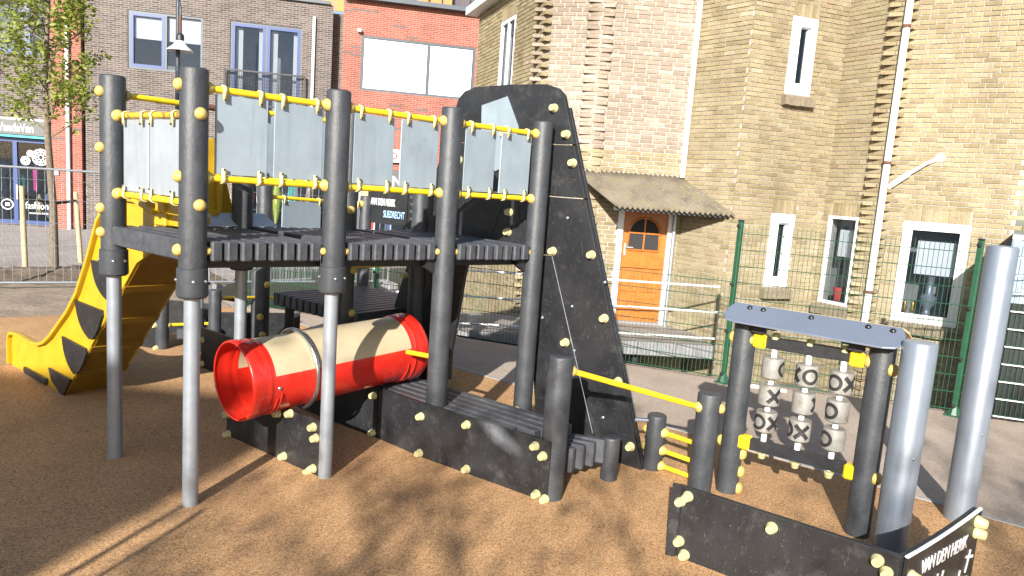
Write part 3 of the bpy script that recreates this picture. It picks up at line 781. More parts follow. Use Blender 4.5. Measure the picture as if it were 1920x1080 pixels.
bpiece([(edge(Z1) + .45, Z1 + g_), (1.40, Z1 + g_ - .02), (1.92, Z1 + g_ - .02), (3.32 - edge(Z1) - .45, Z1 + g_), (3.32 - edge(Z2) - .0, Z2 - g_), (edge(Z2), Z2 - g_)])
# right leg: two boards with the pale gap between
g0, g1 = (.41, 0), (1.05, Z1)
def onl(t): return (g0[0] + (g1[0] - g0[0]) * t, g0[1] + (g1[1] - g0[1]) * t)
for fl in (False, True):
    a = [(0, 0), (g0[0] - .004, 0), (g1[0] - .004, Z1), (edge(Z2) + .002, Z2 - .008), (edge(Z1), Z1)]
    b = [(g0[0] + .004, 0), (1.08, 0)] + arch[1:] + [(1.40, Z1 - .02), (g1[0] + .004, Z1 - .004)]
    for q in (a, b): bpiece(flip(q) if fl else q)
# edge strip doubling the slanted side
es_ = [(-.002, 0), (.05, 0), (1.05 + .03, 2.93), (1.03 - .012, 2.93)]
bpiece(es_, k=TH + .002, t=.035); bpiece(flip(es_), k=TH + .002, t=.035)
# pale welded line
obj('seam_strip', MB().tube([bt(*onl(t), -.003) for t in (0.12, .5, 1.0)], .0045, 6), 'bright_steel', bulk)
for z, t0, t1 in ((Z3, edge(Z3), 1.16), (Z2, edge(Z2), 1.16)):
    for a, b in ((t1 - .05, t1), (t0 + .02, t0 + .03)):
        obj('spacer', MB().beam(bt(a, z, -.002), bt(b, z, -.002), .008, .008), 'cap_cream', bulk)
pent = [(1.955, 2.93), (1.661, 3.03), (1.515, 2.76), (1.62, 2.50), (1.75, 2.20), (1.97, 2.45)]
pp = bpiece([(1.955, 2.955), (1.66, 3.03), (1.51, 2.76), (1.56, 2.45), (1.74, 2.36), (1.93, 2.5)], k=-.016, t=.012, mat='sheet_metal', name='metal_plate', bev=.002)
for a, z in ((1.144, 2.92), (.996, 2.70), (.908, 2.463), (1.041, 1.70), (.647, 1.711), (.471, 1.199), (.833, .925), (.287, .699), (.118, .185), (2.2, 2.45), (1.67, 2.70), (1.55, 2.0), (1.55, 1.82), (2.85, 1.25), (3.0, .7)):
    obj('climbing_knob', knob(MB(), bt(a, z), -V, .034, .055), 'cap_cream', bulk, smooth=45)
for a, z in ((1.3, 2.78), (2.1, 2.75), (.80, 1.25), (.74, .87), (.40, .36), (.92, 2.0), (1.1, 1.1), (.5, 1.5)): obj('screw', dome(MB(), bt(a, z), -V, .012, .008, 8), 'galv', bulk, smooth=60)
for a, b in (((1.66 + .11, 1.72), (1.66 - .02, 2.05)), ((1.36, 1.72), (1.46, 2.05))):
    obj('seam', MB().beam(bt(a[0], a[1], -.001), bt(b[0], b[1], -.001), .006, .004), 'dark_plastic', bulk)

# ================================================================== LOWER DECK, SIGN BOARD, STERN
lower = thing('lower_deck', (3.3, 7.0, 0), 'low dark slatted platform in the shade behind the tower', 'play deck')
LC = Vector((2.70, 7.60, 0))
for i in range(13):
    a = LC + U * (.112 * i + .02); slat(lower, (a.x, a.y), (a.x + V.x * 1.28, a.y + V.y * 1.28), .08, .135, .90)
R1 = Vector((2.62, 7.74, 0)); R2 = Vector((3.98, 8.05, 0))
post(lower, (R1.x, R1.y), 2.06, r=.078); post(lower, (R2.x, R2.y), 2.0, r=.075)
R3 = R2 + U * 1.5; post(lower, (R3.x, R3.y), 2.3, r=.07)
R0 = Vector((2.90, 8.75, 0)); post(lower, (R0.x, R0.y), 1.0, r=.075, name='stub_post')
for t in (.15, 1.2):
    for q in (.1, 1.15): obj('leg', MB().cyl(LC + U * t + V * q - UP * .02, LC + U * t + V * q + UP * .77, .05, 10), 'dark_plastic', lower)
rl = rail(lower, R1 + UP * 1.94, R2 + UP * 1.90, r0=.078, r1=.075)
obj('panel', MB().box(R1.lerp(R2, .34) + UP * 1.60, V * .52, U * .012, UP * .6, .003), 'sheet_metal', lower)
obj('panel', MB().box(R1.lerp(R2, .76) + UP * 1.60, V * .48, U * .012, UP * .6, .003), 'sheet_metal', lower)
for s in (.17, .5, .62, .9): clip(rl, R1.lerp(R2, s) + UP * (1.94 - .04 * s), V, 1)
rail(lower, Q2 + UP * 1.40, Vector((3.75, 6.15, 1.40)), r=.019, cup=False, name='tie_bar')
obj('arc_bar', MB().tube([R1 + Vector((.07 + .18 * math.sin(a), -.03, 1.36 + .16 - .16 * math.cos(a))) for a in [i * .2 for i in range(8)]], .018, 8), 'yellow_paint', lower, smooth=50)
caps(lower, [onpost(R1, (-.5, -.8, 0), z, .078) for z in (1.36, .62)] + [onpost(R1, (.3, -.9, 0), .98, .078)] + [onpost(R1, (-.2, -.9, 0), .42, .078)], 'cap_yellow')
sg = thing('name_board', R2, 'black name board with white letters fixed behind the grey panels', 'sign board')
SA = Vector((4.0, 8.05, 0)) + U * .0; SB = SA + U * 1.30; zb, zt = 1.68, 2.12
nS = -V
def spt(s, z, k=0): return SA + U * s + UP * z - V * k
obj('board', MB().prism([spt(0, zb), spt(.70, zb), spt(.70, zt), spt(0, zt)], V * .03), 'black_board', sg, bevel=.003)
obj('board', MB().prism([spt(.72, zb - .02), spt(1.30, zb - .02), spt(1.30, zt), spt(.72, zt)], V * .03), 'black_board', sg, bevel=.003)
lettering('VAN DEN HERIK', spt(.05, 1.905, .003), U, UP, .085, 'letter_white', sg, width=.45, bold=.02)
lettering('SLIEDRECHT', spt(.30, 1.765, .003), U, UP, .085, 'letter_blue', sg, width=.37, bold=.01)
for i, tx in enumerate(('ER EN OMBOUW', 'VERRICHT DOOR VAN HE', 'N DEN HERIK IN 1998', 'VAHERKNL')):
    lettering(tx, spt(.76, 2.02 - i * .085, .003), U, UP, .032, 'galv', sg, width=.48 - (.18 if i == 3 else 0), bold=-.005)
# stern of the ship
stern = thing('ship_stern', (1.9, 8.9, 0), 'low black stern of the ship with stub posts behind the slide', 'ship stern')
S0 = gz(255, 650); S1_ = gz(298, 657)
board(stern, S0 + (S0 - S1_) * .9, S1_, .34, ks=[(.93, .30), (.96, .03)])
HP = gz(304, 655); post(stern, (HP.x, HP.y), .70, r=.075, name='stub_post')
for i in range(5):
    a = HP + Vector((.18 + .10 * i, -.10 - .03 * i, 0)); slat(stern, (a.x, a.y), (a.x + .25, a.y + .75), .08, .12, .25, name='walkway_slat')
obj('foot', MB().beam((HP.x + .35, HP.y + .1, .06), (HP.x + .8, HP.y + .0, .06), .1, .16), 'dark_plastic', stern)
SP = Vector((2.30, 8.40, 0)); post(stern, (SP.x, SP.y), .82, r=.07, name='stub_post')
rail(stern, SP + UP * .72, Vector((3.3, 8.95, .60)), r=.02, r0=.07, r1=0)
rail(stern, Vector((2.25, 9.3, 1.05)), Vector((3.35, 9.9, .95)), r=.02, cup=False)
SQ = Vector((2.22, 8.75, 0)); obj('steel_leg', MB().cyl(SQ, SQ + UP * 1.0, .045, 14), 'steel', stern, smooth=40)
obj('sleeve', MB().cyl(SQ - UP * .01, SQ + UP * .55, .055, 14), 'sleeve_rubber', stern, smooth=40)
board(stern, (1.95, 10.1), (2.6, 9.5), .45); board(stern, (2.42, 8.95), (3.4, 8.6), .45)
rail(stern, HP + UP * .30, HP + Vector((.75, -.1, .30)), r=.019, r0=.07, r1=0)

# ================================================================== TIC-TAC-TOE FRAME
ttt = thing('noughts_and_crosses_frame', TL.lerp(TRp, .5), 'noughts and crosses frame with nine grey turning barrels under a metal roof', 'play panel')
post(ttt, (TL.x, TL.y), 1.37, r=.083); post(ttt, (TRp.x, TRp.y), 1.37, r=.083)
dT = (TRp - TL).normalized(); nT = Vector((dT.y, -dT.x, 0)); LT = (TRp - TL).length      # nT faces the viewer
def tt(s, z, k=0.0): return TL + dT * s + UP * z + nT * k
for zc, sa, sb in ((1.225, .20, .72), (.435, .17, .78)):
    obj('beam', MB().beam(tt(sa - .03, zc), tt(sb + .03, zc + .015), .055, .085, ch=.004), 'dark_plastic', ttt)
    for s0, q in ((sa - .075, 1), (sb + .075, -1)):
        br = obj('bracket', MB().box(tt(s0, zc + .004, .01), dT * .095, nT * .085, UP * .105, .012), 'yellow_paint', ttt)
        obj('cup', MB().lathe(tt(s0 - q * .045, zc, .01), -dT * q, [(.03, 0), (.046, .012), (.05, .03), (.05, .04)], 14), 'cap_yellow', br, smooth=50)
caps(ttt, [onpost(TL, (-.3, 1, 0), z) for z in (1.22, .40)] + [onpost(TL, (.35, -.95, 0), z) for z in (.33, .19, .055)] + [onpost(TRp, dT + nT * .35, z) for z in (1.20, .445)], 'cap_yellow', .045)
def wrap(mb, c, r, a0, pts, fs):
    """flat shape pts=(x,y) wrapped on a standing cylinder of radius r, centred at angle a0"""
    vs = []
    for x, y in pts:
        a = a0 + x / r; vs.append(c + Vector((math.cos(a) * r, math.sin(a) * r, y)))
    mb.add(vs, fs)
def omark(parent, c, r, a0):
    mb = MB(); k = 28; pts = []
    for i in range(k):
        a = 2 * math.pi * i / k; pts += [(.058 * math.cos(a), .058 * math.sin(a)), (.036 * math.cos(a), .036 * math.sin(a))]
    wrap(mb, c, r, a0, pts, [(2 * i, 2 * ((i + 1) % k), 2 * ((i + 1) % k) + 1, 2 * i + 1) for i in range(k)])
    o = obj('nought_mark', mb, 'mark_black', parent); md = o.modifiers.new('thick', 'SOLIDIFY'); md.thickness = .004; md.offset = 0
def xmark(parent, c, r, a0):
    mb = MB()
    for s in (1, -1):
        k = 7; pts = []
        for i in range(k + 1):
            t = (i / k - .5) * .135; x, y = t * .70, t * .71 * s
            pts += [(x - .014 * .7, y + .014 * .7 * s), (x + .014 * .7, y - .014 * .7 * s)]
        wrap(mb, c, r + (.0006 if s > 0 else 0), a0, pts, [(2 * i, 2 * i + 1, 2 * i + 3, 2 * i + 2) for i in range(k)])
    o = obj('cross_mark', mb, 'mark_black', parent); md = o.modifiers.new('thick', 'SOLIDIFY'); md.thickness = .004; md.offset = 0
aV = math.atan2(nT.y, nT.x)            # angle that faces out of the frame
view = {}
cols = (.231, .476, .709); rows = (1.046, .842, .637)
marks = {(0, 0): [('o', 75)], (0, 1): [('x', 30)], (0, 2): [('o', -42), ('x', 48)], (1, 0): [('x', -72), ('o', 22)], (1, 1): [('x', 85)], (1, 2): [('o', -75), ('x', 12)], (2, 0): [('o', -35), ('x', 52)], (2, 1): [('o', -38)], (2, 2): [('o', -48)]}
BR_ = .076
for i, s in enumerate(cols):
    rod = obj('spindle', MB().cyl(tt(s, .40), tt(s, 1.24), .021, 12), 'white_paint', ttt, smooth=40)
    for zc in (.385, 1.29):
        obj('plug', knob(MB(), tt(s, zc if zc < 1 else 1.262), -UP if zc < 1 else UP, .030, .04), 'cap_cream', ttt, smooth=45)
    for j, z in enumerate(rows):
        c = tt(s, z)
        mb = MB().lathe(c - UP * .077, UP, [(.03, 0), (BR_ - .006, 0), (BR_, .006), (BR_, .146), (BR_ - .005, .153), (.03, .154)], 28)
        ba = obj('barrel', mb, 'worn_grey', ttt, smooth=40)
        vd = (EYEP - c); va = math.atan2(vd.y, vd.x)
        for kd, off in marks[(i, j)]:
            (omark if kd == 'o' else xmark)(ba, c, BR_ + .0015, va + R_(off))
# gabled metal roof
rz, ez = 1.475, 1.36
for sgn in (1, -1):
    rs0, rs1 = -.12, LT + .13
    w_ = .20
    def rp(s, t): return tt(s, rz - (rz - ez) * t, sgn * (w_ * t + .006))
    ring = [rp(rs0 + .03, 0), rp(rs1 - .03, 0), rp(rs1, .3), rp(rs1 + .01, .7), rp(rs1 - .03, .93), rp(rs1 - .10, 1), rp(rs0 + .10, 1), rp(rs0 + .03, .93), rp(rs0 - .01, .7), rp(rs0, .3)]
    ro = obj('roof_plate', MB().prism(ring, UP * .012), 'roof_metal' if sgn > 0 else 'wood_stake', ttt, bevel=.003)
    nn = (UP * w_ + nT * sgn * (rz - ez)).normalized()
    for s in (.03, .13, LT * .5, LT - .10, LT + .05):
        for tq in ((.22,) if sgn > 0 else (.2,)):
            obj('bolt', dome(MB(), rp(s, tq) + UP * .012, nn, .02, .02, 10), 'bolt_black', ro, smooth=60)
for s in (.10, LT - .10):
    obj('roof_support', MB().box(tt(s, 1.355, .02), dT * .30, nT * .16, UP * .05, .01).box(tt(s + (.02 if s < .3 else -.05), 1.315, .06), dT * .10, nT * .06, UP * .05, .006), 'dark_plastic', ttt)

# ================================================================== STEEL COLUMNS AND BOW BOARDS
for (bx_, by_), h, r, lab in (((4.765, 1.822), 1.445, .100, 'shorter round steel column beside the barrel frame'), ((5.816, 1.786), 2.063, .098, 'taller round steel column standing farthest right')):
    t = thing('steel_column', (bx_, by_, 0), lab, 'column', 'steel columns at the bow')
    b = Vector((bx_, by_, -.02))
    obj('shaft', MB().lathe(b, UP, [(r, 0), (r, h), (r - .004, h + .008)], 36, caps=False), 'column_steel', t, smooth=40)
    obj('end_cap', MB().lathe(b, UP, [(r - .004, h + .008), (r - .012, h + .014), (.02, h + .018), (.001, h + .018)], 36, caps=False), 'steel', t, smooth=50)
    obj('screw', dome(MB(), b + UP * .72 + Vector((-.5, -.85, 0)).normalized() * r, (-.5, -.85, 0), .01, .006, 8), 'bright_steel', t)
bow = thing('bow_barrier', (3.8, 1.4, 0), 'black bow boards with white lettering in the bottom right corner', 'barrier')
F0 = gz(1258, 1043); F1 = gz(1690, 1045, .47); F1.z = 0
board(bow, F0, F1, .472, t=.035, ks=[(.055, .42), (.02, .375), (.035, .12), (.07, .045), (.47, .40), (.915, .415), (.955, .365), (.92, .05)])
obj('edge_strip', MB().beam(F0 + UP * .236 - Vector((.02, -.03, 0)), F0 + UP * .236 + Vector((.012, -.018, 0)), .05, .47), 'black_board', bow)
G0 = F1 + Vector((.02, -.03, 0)); G1 = gz(1842, 958, .52); G1.z = 0
dG = (G1 - G0).normalized(); nG = Vector((dG.y, -dG.x, 0)); LG = (G1 - G0).length
ring = [G0, G1] + [G0 + dG * LG * t + UP * (.472 + .055 * t * t) for t in (1, .8, .6, .4, .2, 0)]
go = obj('lettered_board', MB().prism([p - nG * .022 for p in ring], nG * .022), 'black_board', bow, bevel=.003)
edge_ = [G0 + dG * LG * t + UP * (.474 + .055 * t * t) - nG * .011 for t in (0, .2, .4, .6, .8, 1)]
obj('pale_edge', MB().tube(edge_, .011, 6), 'letter_white', go)
obj('backing', MB().prism([p - nG * .05 - UP * .0 for p in ring], nG * .024), 'dark_plastic', bow)
for s, z in ((.05, .36), (.06, .26), (.93, .47), (.94, .40), (.90, .10), (.05, .05), (.35, .05), (.65, .05)):
    obj('bolt_cap', knob(MB(), G0 + dG * LG * s + UP * z, nG, .034, .055), 'cap_cream', bow, smooth=45)
def gpnt(s, z): return G0 + dG * s + UP * z + nG * .003
lettering('VAN DEN HERIK', gpnt(.17, .335), dG, UP, .085, 'letter_white', bow, width=LG - .34, shear=.1, bold=-.005)
def strokes(parent, segs, wd=.018, name='emblem'):
    mb = MB()
    for (a, b), (c, e) in segs:
        p, q = gpnt(a, b), gpnt(c, e); mb.box((p + q) / 2 + nG * .001, (q - p) * 1.06, (q - p).cross(nG).normalized() * wd, nG * .004)
    return obj(name, mb, 'letter_white', parent)
strokes(bow, [((.36, .05), (.40, .27)), ((.43, .10), (.47, .27)), ((.38, .16), (.47, .19)), ((.36, .09), (.50, .14)), ((.35, .05), (.52, .10))])
strokes(bow, [((.62, .05), (.65, .17)), ((.69, .07), (.72, .20)), ((.63, .10), (.71, .13))])
strokes(bow, [((.80, .17), (.83, .30)), ((.78, .27), (.88, .25))])

# ================================================================== GREEN MESH FENCE
HT, HL = 2.02, 1.33
def mesh_bay(parent, a, b, z0, z1, pitch=.05, hp=.2, wr=.0032, name='mesh_panel', mat='green_paint', hmat=None):
    d = (b - a); L_ = d.length; d.normalize(); n_ = Vector((d.y, -d.x, 0)); mb = MB()
    k = int(L_ / pitch)
    for i in range(1, k):
        p = a + d * i * pitch; mb.cyl(p + UP * z0, p + UP * (z1 + .03), wr, 4)
    o = obj(name, mb, mat, parent)
    mb = MB(); z = z0 + .02
    while z <= z1 + .001:
        for s in (1, -1): mb.cyl(a + UP * z + n_ * s * .006, b + UP * z + n_ * s * .006, wr * 1.2, 4)
        z += hp
    obj('cross_wire', mb, hmat or mat, o)
def fence_post(parent, p, h):
    po = obj('post', MB().box(p + UP * h / 2, (.055, 0, 0), (0, .055, 0), (0, 0, h), .006), 'green_paint', parent)
    obj('cap', MB().box(p + UP * (h + .012), (.062, 0, 0), (0, .062, 0), (0, 0, .024), .008), 'dark_metal', po)
    for z in (h - .05, h * .62, h * .33, .12): obj('clamp', MB().lathe(p + UP * z + Vector((-.05, -.01, 0)), (-.6, -.8, 0), [(.022, -.03), (.022, .0), (.012, .012)], 10), 'dark_metal', po)
    obj('foot_plate', MB().box(p + UP * .012, (.17, .03, 0), (-.03, .17, 0), (0, 0, .016), .004).lathe(p, UP, [(.07, .01), (.045, .09), (.035, .12)], 8), 'green_paint', po)
dF = (FP2 - FP1).normalized()
tall = thing('mesh_fence', FP1, 'tall dark green wire mesh fence in front of the yellow brick house', 'fence')
FP3 = FP2 + dF * 2.5
for p in (FP1, FP2, FP3): fence_post(tall, p, HT)
mesh_bay(tall, FP1, FP2, .06, HT - .06)
FK = FP2 + dF * .36
mesh_bay(tall, FP2, FP3, .06, HT - .06)
lowf = thing('mesh_fence', FP1 + FLD * 4, 'low dark green wire mesh fence seen through the arched opening', 'fence')
prev = FP1
for k in range(1, 4):
    p = FP1 + FLD * (2.55 * k); fence_post(lowf, p, HL + .04); mesh_bay(lowf, prev, p, .06, HL - .03); prev = p
kb = MB(); kb.beam(FP1 + dF * .15 + UP * .0, FP1 + dF * .75 + UP * .0, .09, .06, ch=.004)
struct('kerb_stone', kb, 'white_paint')
rw = MB(); rw.beam(FA + UP * -.42 + Vector((.2, .14, 0)), FP1 + UP * -.42 + Vector((.14, .1, 0)), .12, .81); rw.beam(FP1 + UP * -.421 + Vector((.14, .1, 0)), FB + UP * -.421 + Vector((.14, .1, 0)), .12, .81)
struct('retaining_wall', rw, 'concrete')
# screened gate on the far right
scr = thing('screened_fence', FP2 + dF * 1.2, 'dark cloth-covered fence panel with pale horizontal wires at the right edge', 'fence panel')
nF = Vector((dF.y, -dF.x, 0))
sa_, sb_ = FP2 + dF * .38 - nF * .03, FP2 + dF * 2.4 - nF * .03
mb = MB(); k = 40
for i in range(k + 1):
    q = sa_.lerp(sb_, i / k) + nF * .012 * math.sin(i * 1.7); mb.v += [q + UP * .04, q + UP * 1.36]
mb.f = [(2 * i, 2 * i + 2, 2 * i + 3, 2 * i + 1) for i in range(k)]
so2 = obj('cloth', mb, 'screen_cloth', scr, smooth=60); md = so2.modifiers.new('thick', 'SOLIDIFY'); md.thickness = .004
mb = MB()
for i in range(11): mb.cyl(sa_ + UP * (.07 + .2 * i) + nF * .045, sb_ + UP * (.07 + .2 * i) + nF * .045, .008, 6)
obj('pale_wire', mb, 'white_paint', scr)
shed = thing('blue_shed', FP2 + dF * 2.6 - nF * 1.6, 'pale blue corrugated shed behind the screened fence', 'shed')
mb = MB(); _c = hit((FP2.x - nF.x * 1.2, FP2.y - nF.y * 1.2), math.degrees(math.atan2(dF.y, dF.x)), 1893, 480); c0 = Vector((_c[0], _c[1], 0)); k = 90
for i in range(k + 1):
    q = c0 + dF * (i * .04) + nF * .02 * math.sin(i * 1.57); mb.v += [q - UP * .7, q + UP * 2.05]
mb.f = [(2 * i, 2 * i + 2, 2 * i + 3, 2 * i + 1) for i in range(k)]
o_ = obj('corrugated_wall', mb, 'corrugated_blue', shed, smooth=30); md = o_.modifiers.new('thick', 'SOLIDIFY'); md.thickness = .02
_b = [c0, c0 + dF * 3.6, c0 * 1.25 + dF * 3.6, c0 * 1.25]
obj('roof', MB().prism([Vector((p.x, p.y, 2.04)) for p in _b], UP * .06), 'galv', shed)
obj('side_wall', MB().prism([Vector((p.x, p.y, -.7)) for p in (_b[0], _b[3], _b[3] + dF * .04, _b[0] + dF * .04)], UP * 2.7), 'corrugated_blue', shed)

# ================================================================== YELLOW BRICK HOUSE
def atdist(x, y, D): d = ray(x, y); k = D / math.hypot(d.x, d.y); return (d.x * k, d.y * k)
c45 = atdist(1377, 360, 12.0); c56 = hit(c45, -20, 1547, 380); c67 = hit(c56, -99, 1640, 400); c78 = hit(c67, -70, 1900, 440)
c34 = atdist(1283, 333, 12.6); c23 = hit(c34, -38, 1106, 290); c12 = hit(c23, -53, 1010, 140); c01 = hit(c12, -108, 893, 150)
house = thing('brick_house', (10, 7, -.78), 'yellow brick house with faceted walls and white narrow windows', 'house')
WB, WT = -.80, 6.08
corners = [c01, c12, c23, c34, c45, c56, c67, c78, (c78[0] + 1.6, c78[1] + 1.2), (c78[0] + 2.2, c01[1] + 3), (c01[0] * 1.14 + .3, c01[1] * 1.14)]
class Face:
    def __init__(s, a, b):
        s.a = Vector((a[0], a[1], 0)); s.b = Vector((b[0], b[1], 0)); s.d = (s.b - s.a).normalized(); s.L = (s.b - s.a).length
        s.n = Vector((s.d.y, -s.d.x, 0)); s.open = []
    def p(s, t, z, k=0.0): return s.a + s.d * t + UP * z + s.n * k
    def st(s, x, y): q = gpl(x, y, s.a, s.n); return ((q - s.a).dot(s.d), q.z)
    def rect(s, x0, y0, x1, y1, x2, y2, x3, y3):
        """tl, tr, br, bl pixels -> mean rectangle in wall coordinates"""
        q = [s.st(*p) for p in ((x0, y0), (x1, y1), (x2, y2), (x3, y3))]
        return ((q[0][0] + q[3][0]) / 2, (q[1][0] + q[2][0]) / 2, (q[2][1] + q[3][1]) / 2, (q[0][1] + q[1][1]) / 2)
faces = [Face(corners[i], corners[(i + 1) % len(corners)]) for i in range(7)]
F1_, F2_, F3_, F4_, F5_, F6_, F7_ = faces
r1 = F1_.rect(945, 42, 971, 24, 958, 160, 930, 160); r1 = (r1[0], r1[1], 2.9, r1[3])
r_door = F3_.rect(1156, 385, 1259, 390, 1251, 612, 1146, 606)
r5a = F5_.rect(1487, 29, 1534, 37, 1518, 181, 1470, 175)
r5b = F5_.rect(1446, 399, 1490, 403, 1475, 540, 1430, 535)
r6 = F6_.rect(1556, 402, 1612, 410, 1588, 575, 1533, 566); r6 = (max(.03, r6[0]), min(F6_.L - .10, r6[1]), r6[2], r6[3])
r7 = F7_.rect(1695, 413, 1823, 424, 1791, 616, 1670, 598)
r_door = (r_door[0], r_door[1], .03, 2.12)
F1_.open = [r1]; F3_.open = [r_door]; F5_.open = [r5a, r5b]; F6_.open = [r6]; F7_.open = [r7]
# mortar core: each facet a slab with holes
def wallslab(f, mat, th=.24, z0=WB, z1=WT, ext=0.0):
    ts = sorted({0, f.L} | {t for o in f.open for t in o[:2]}); zs = sorted({z0, z1} | {z for o in f.open for z in o[2:]})
    mb = MB()
    for i in range(len(ts) - 1):
        for j in range(len(zs) - 1):
            tm, zm = (ts[i] + ts[i + 1]) / 2, (zs[j] + zs[j + 1]) / 2
            if any(o[0] < tm < o[1] and o[2] < zm < o[3] for o in f.open): continue
            mb.quad(f.p(ts[i], zs[j]), f.p(ts[i + 1], zs[j]), f.p(ts[i + 1], zs[j + 1]), f.p(ts[i], zs[j + 1]))
    for a, b, c, e in f.open:
        for (p, q) in (((a, c), (a, e)), ((a, e), (b, e)), ((b, e), (b, c)), ((b, c), (a, c))):
            mb.quad(f.p(*p), f.p(*q), f.p(*q, -th), f.p(*p, -th))
    return obj('wall', mb, mat, house, recalc=False)
for f in faces: wallslab(f, 'pale_mortar' if f is F3_ or f is F2_ else 'mortar')
bk = MB()
for i in range(7, len(corners)):
    a, b = corners[i], corners[(i + 1) % len(corners)]
    bk.quad((*a, WB), (*b, WB), (*b, WT), (*a, WT))
obj('rear_wall', bk, 'yellow_brick', house)
obj('roof', MB().prism([(x, y, WT) for x, y in corners], (0, 0, .12)), 'lead_dark', house)
ev = MB().beam(F1_.p(-.3, WT - .05, .12), F1_.p(F1_.L + .05, WT - .05, .12), .26, .16)
obj('eaves_gutter', ev, 'white_paint', house)
# bricks
CP, BL, MJ = .072, .222, .0135
bricks = []
def add_brick(f, t0, t1, z0, z1, k, mat):
    if t1 - t0 < .03: return
    bricks.append((f, t0, t1, z0, z1, k, mat))
ext_l = {1: .15, 2: .22, 6: .19}; ext_r = {0: .15, 1: .22, 5: .19, 6: .19}
rb = random.Random(3)
for fi, f in enumerate(faces):
    nc = int((WT - WB) / CP)
    for c in range(nc):
        z0 = WB + c * CP; z1 = z0 + CP - MJ; zm = (z0 + z1) / 2
        lo, hi = 0.0, f.L
        if fi in ext_l: lo = -ext_l[fi] * (1 if c % 2 == 0 else -.25)
        if fi in ext_r: hi = f.L + ext_r[fi] * (1 if c % 2 == 1 else -.25)
        t = lo - (BL * .5 if c % 2 else 0) - rb.choice((0, 0, BL * .25))
        while t < hi:
            a = max(t, lo); b = min(t + BL - MJ, hi)
            if b - a > .02:
                segs = [(a, b)]
                for o in f.open:
                    sold = .23 if fi in (4, 5, 6, 0) else .0
                    if o[2] - .14 * (sold > 0) < zm < o[3] + sold:
                        ns = []
                        for p, q in segs:
                            if q <= o[0] or p >= o[1]: ns.append((p, q))
                            else:
                                if p < o[0] - .02: ns.append((p, o[0]))
                                if q > o[1] + .02: ns.append((o[1], q))
                        segs = ns
                pale = (fi in (1, 2)) and zm > 3.02
                for p, q in segs: add_brick(f, p, q, z0, z1, .012 + rb.uniform(-.003, .005), 'pale_brick' if pale else 'yellow_brick')
            t += BL
    for o in f.open:                                   # soldier course and brick sill
        if fi in (4, 5, 6, 0):
            t = o[0]
            while t < o[1] - .01:
                q = min(t + .062, o[1]); add_brick(f, t, q, o[3] + .006, o[3] + .225, .010, 'yellow_brick')
                t += .072
def brick_geo(mb, f, t0, t1, z0, z1, k):
    b = [f.p(t0, z0, k), f.p(t1, z0, k), f.p(t1, z1, k), f.p(t0, z1, k)]
    back = [f.p(t0, z0, -.10), f.p(t1, z0, -.10), f.p(t1, z1, -.10), f.p(t0, z1, -.10)]
    mb.add(b + back, [(0, 1, 2, 3), (1, 0, 4, 5), (2, 1, 5, 6), (3, 2, 6, 7), (0, 3, 7, 4)])
def score(b):
    f, t0, t1, z0, z1, k, mat = b
    c = f.p((t0 + t1) / 2, (z0 + z1) / 2); x, y, dd = px(c)
    if not (1390 < x < 1900 and 15 < y < 560): return 0
    if t0 < 0 or t1 > f.L: return 0
    v = (EYEP - c); return (t1 - t0) * (z1 - z0) * f.n.dot(v.normalized()) / v.length_squared
ranked = sorted(range(len(bricks)), key=lambda i: -score(bricks[i]))
single = set(ranked[:290]); rest = {}
meshes = {}
for i, b in enumerate(bricks):
    f, t0, t1, z0, z1, k, mat = b
    if i in single:
        key = (id(f), round(t1 - t0, 2), round(z1 - z0, 2), mat)
        if key not in meshes:
            mb = MB(); me = bpy.data.meshes.new('brick')
            lf = Face((0, 0), (f.d.x, f.d.y)); brick_geo(mb, lf, -(t1 - t0) / 2, (t1 - t0) / 2, -(z1 - z0) / 2, (z1 - z0) / 2, .009)
            me.from_pydata([tuple(p) for p in mb.v], [], mb.f); me.materials.append(MATS[mat]); meshes[key] = me
        o = bpy.data.objects.new('brick', meshes[key]); COL.objects.link(o); o.parent = house
        o.location = f.p((t0 + t1) / 2, (z0 + z1) / 2, k - .009) - ORG[house]
    else: brick_geo(rest.setdefault(mat, MB()), f, t0, t1, z0, z1, k)
for mat, mb in rest.items(): tag(obj('brickwork', mb, mat, house, recalc=False), kind='stuff')
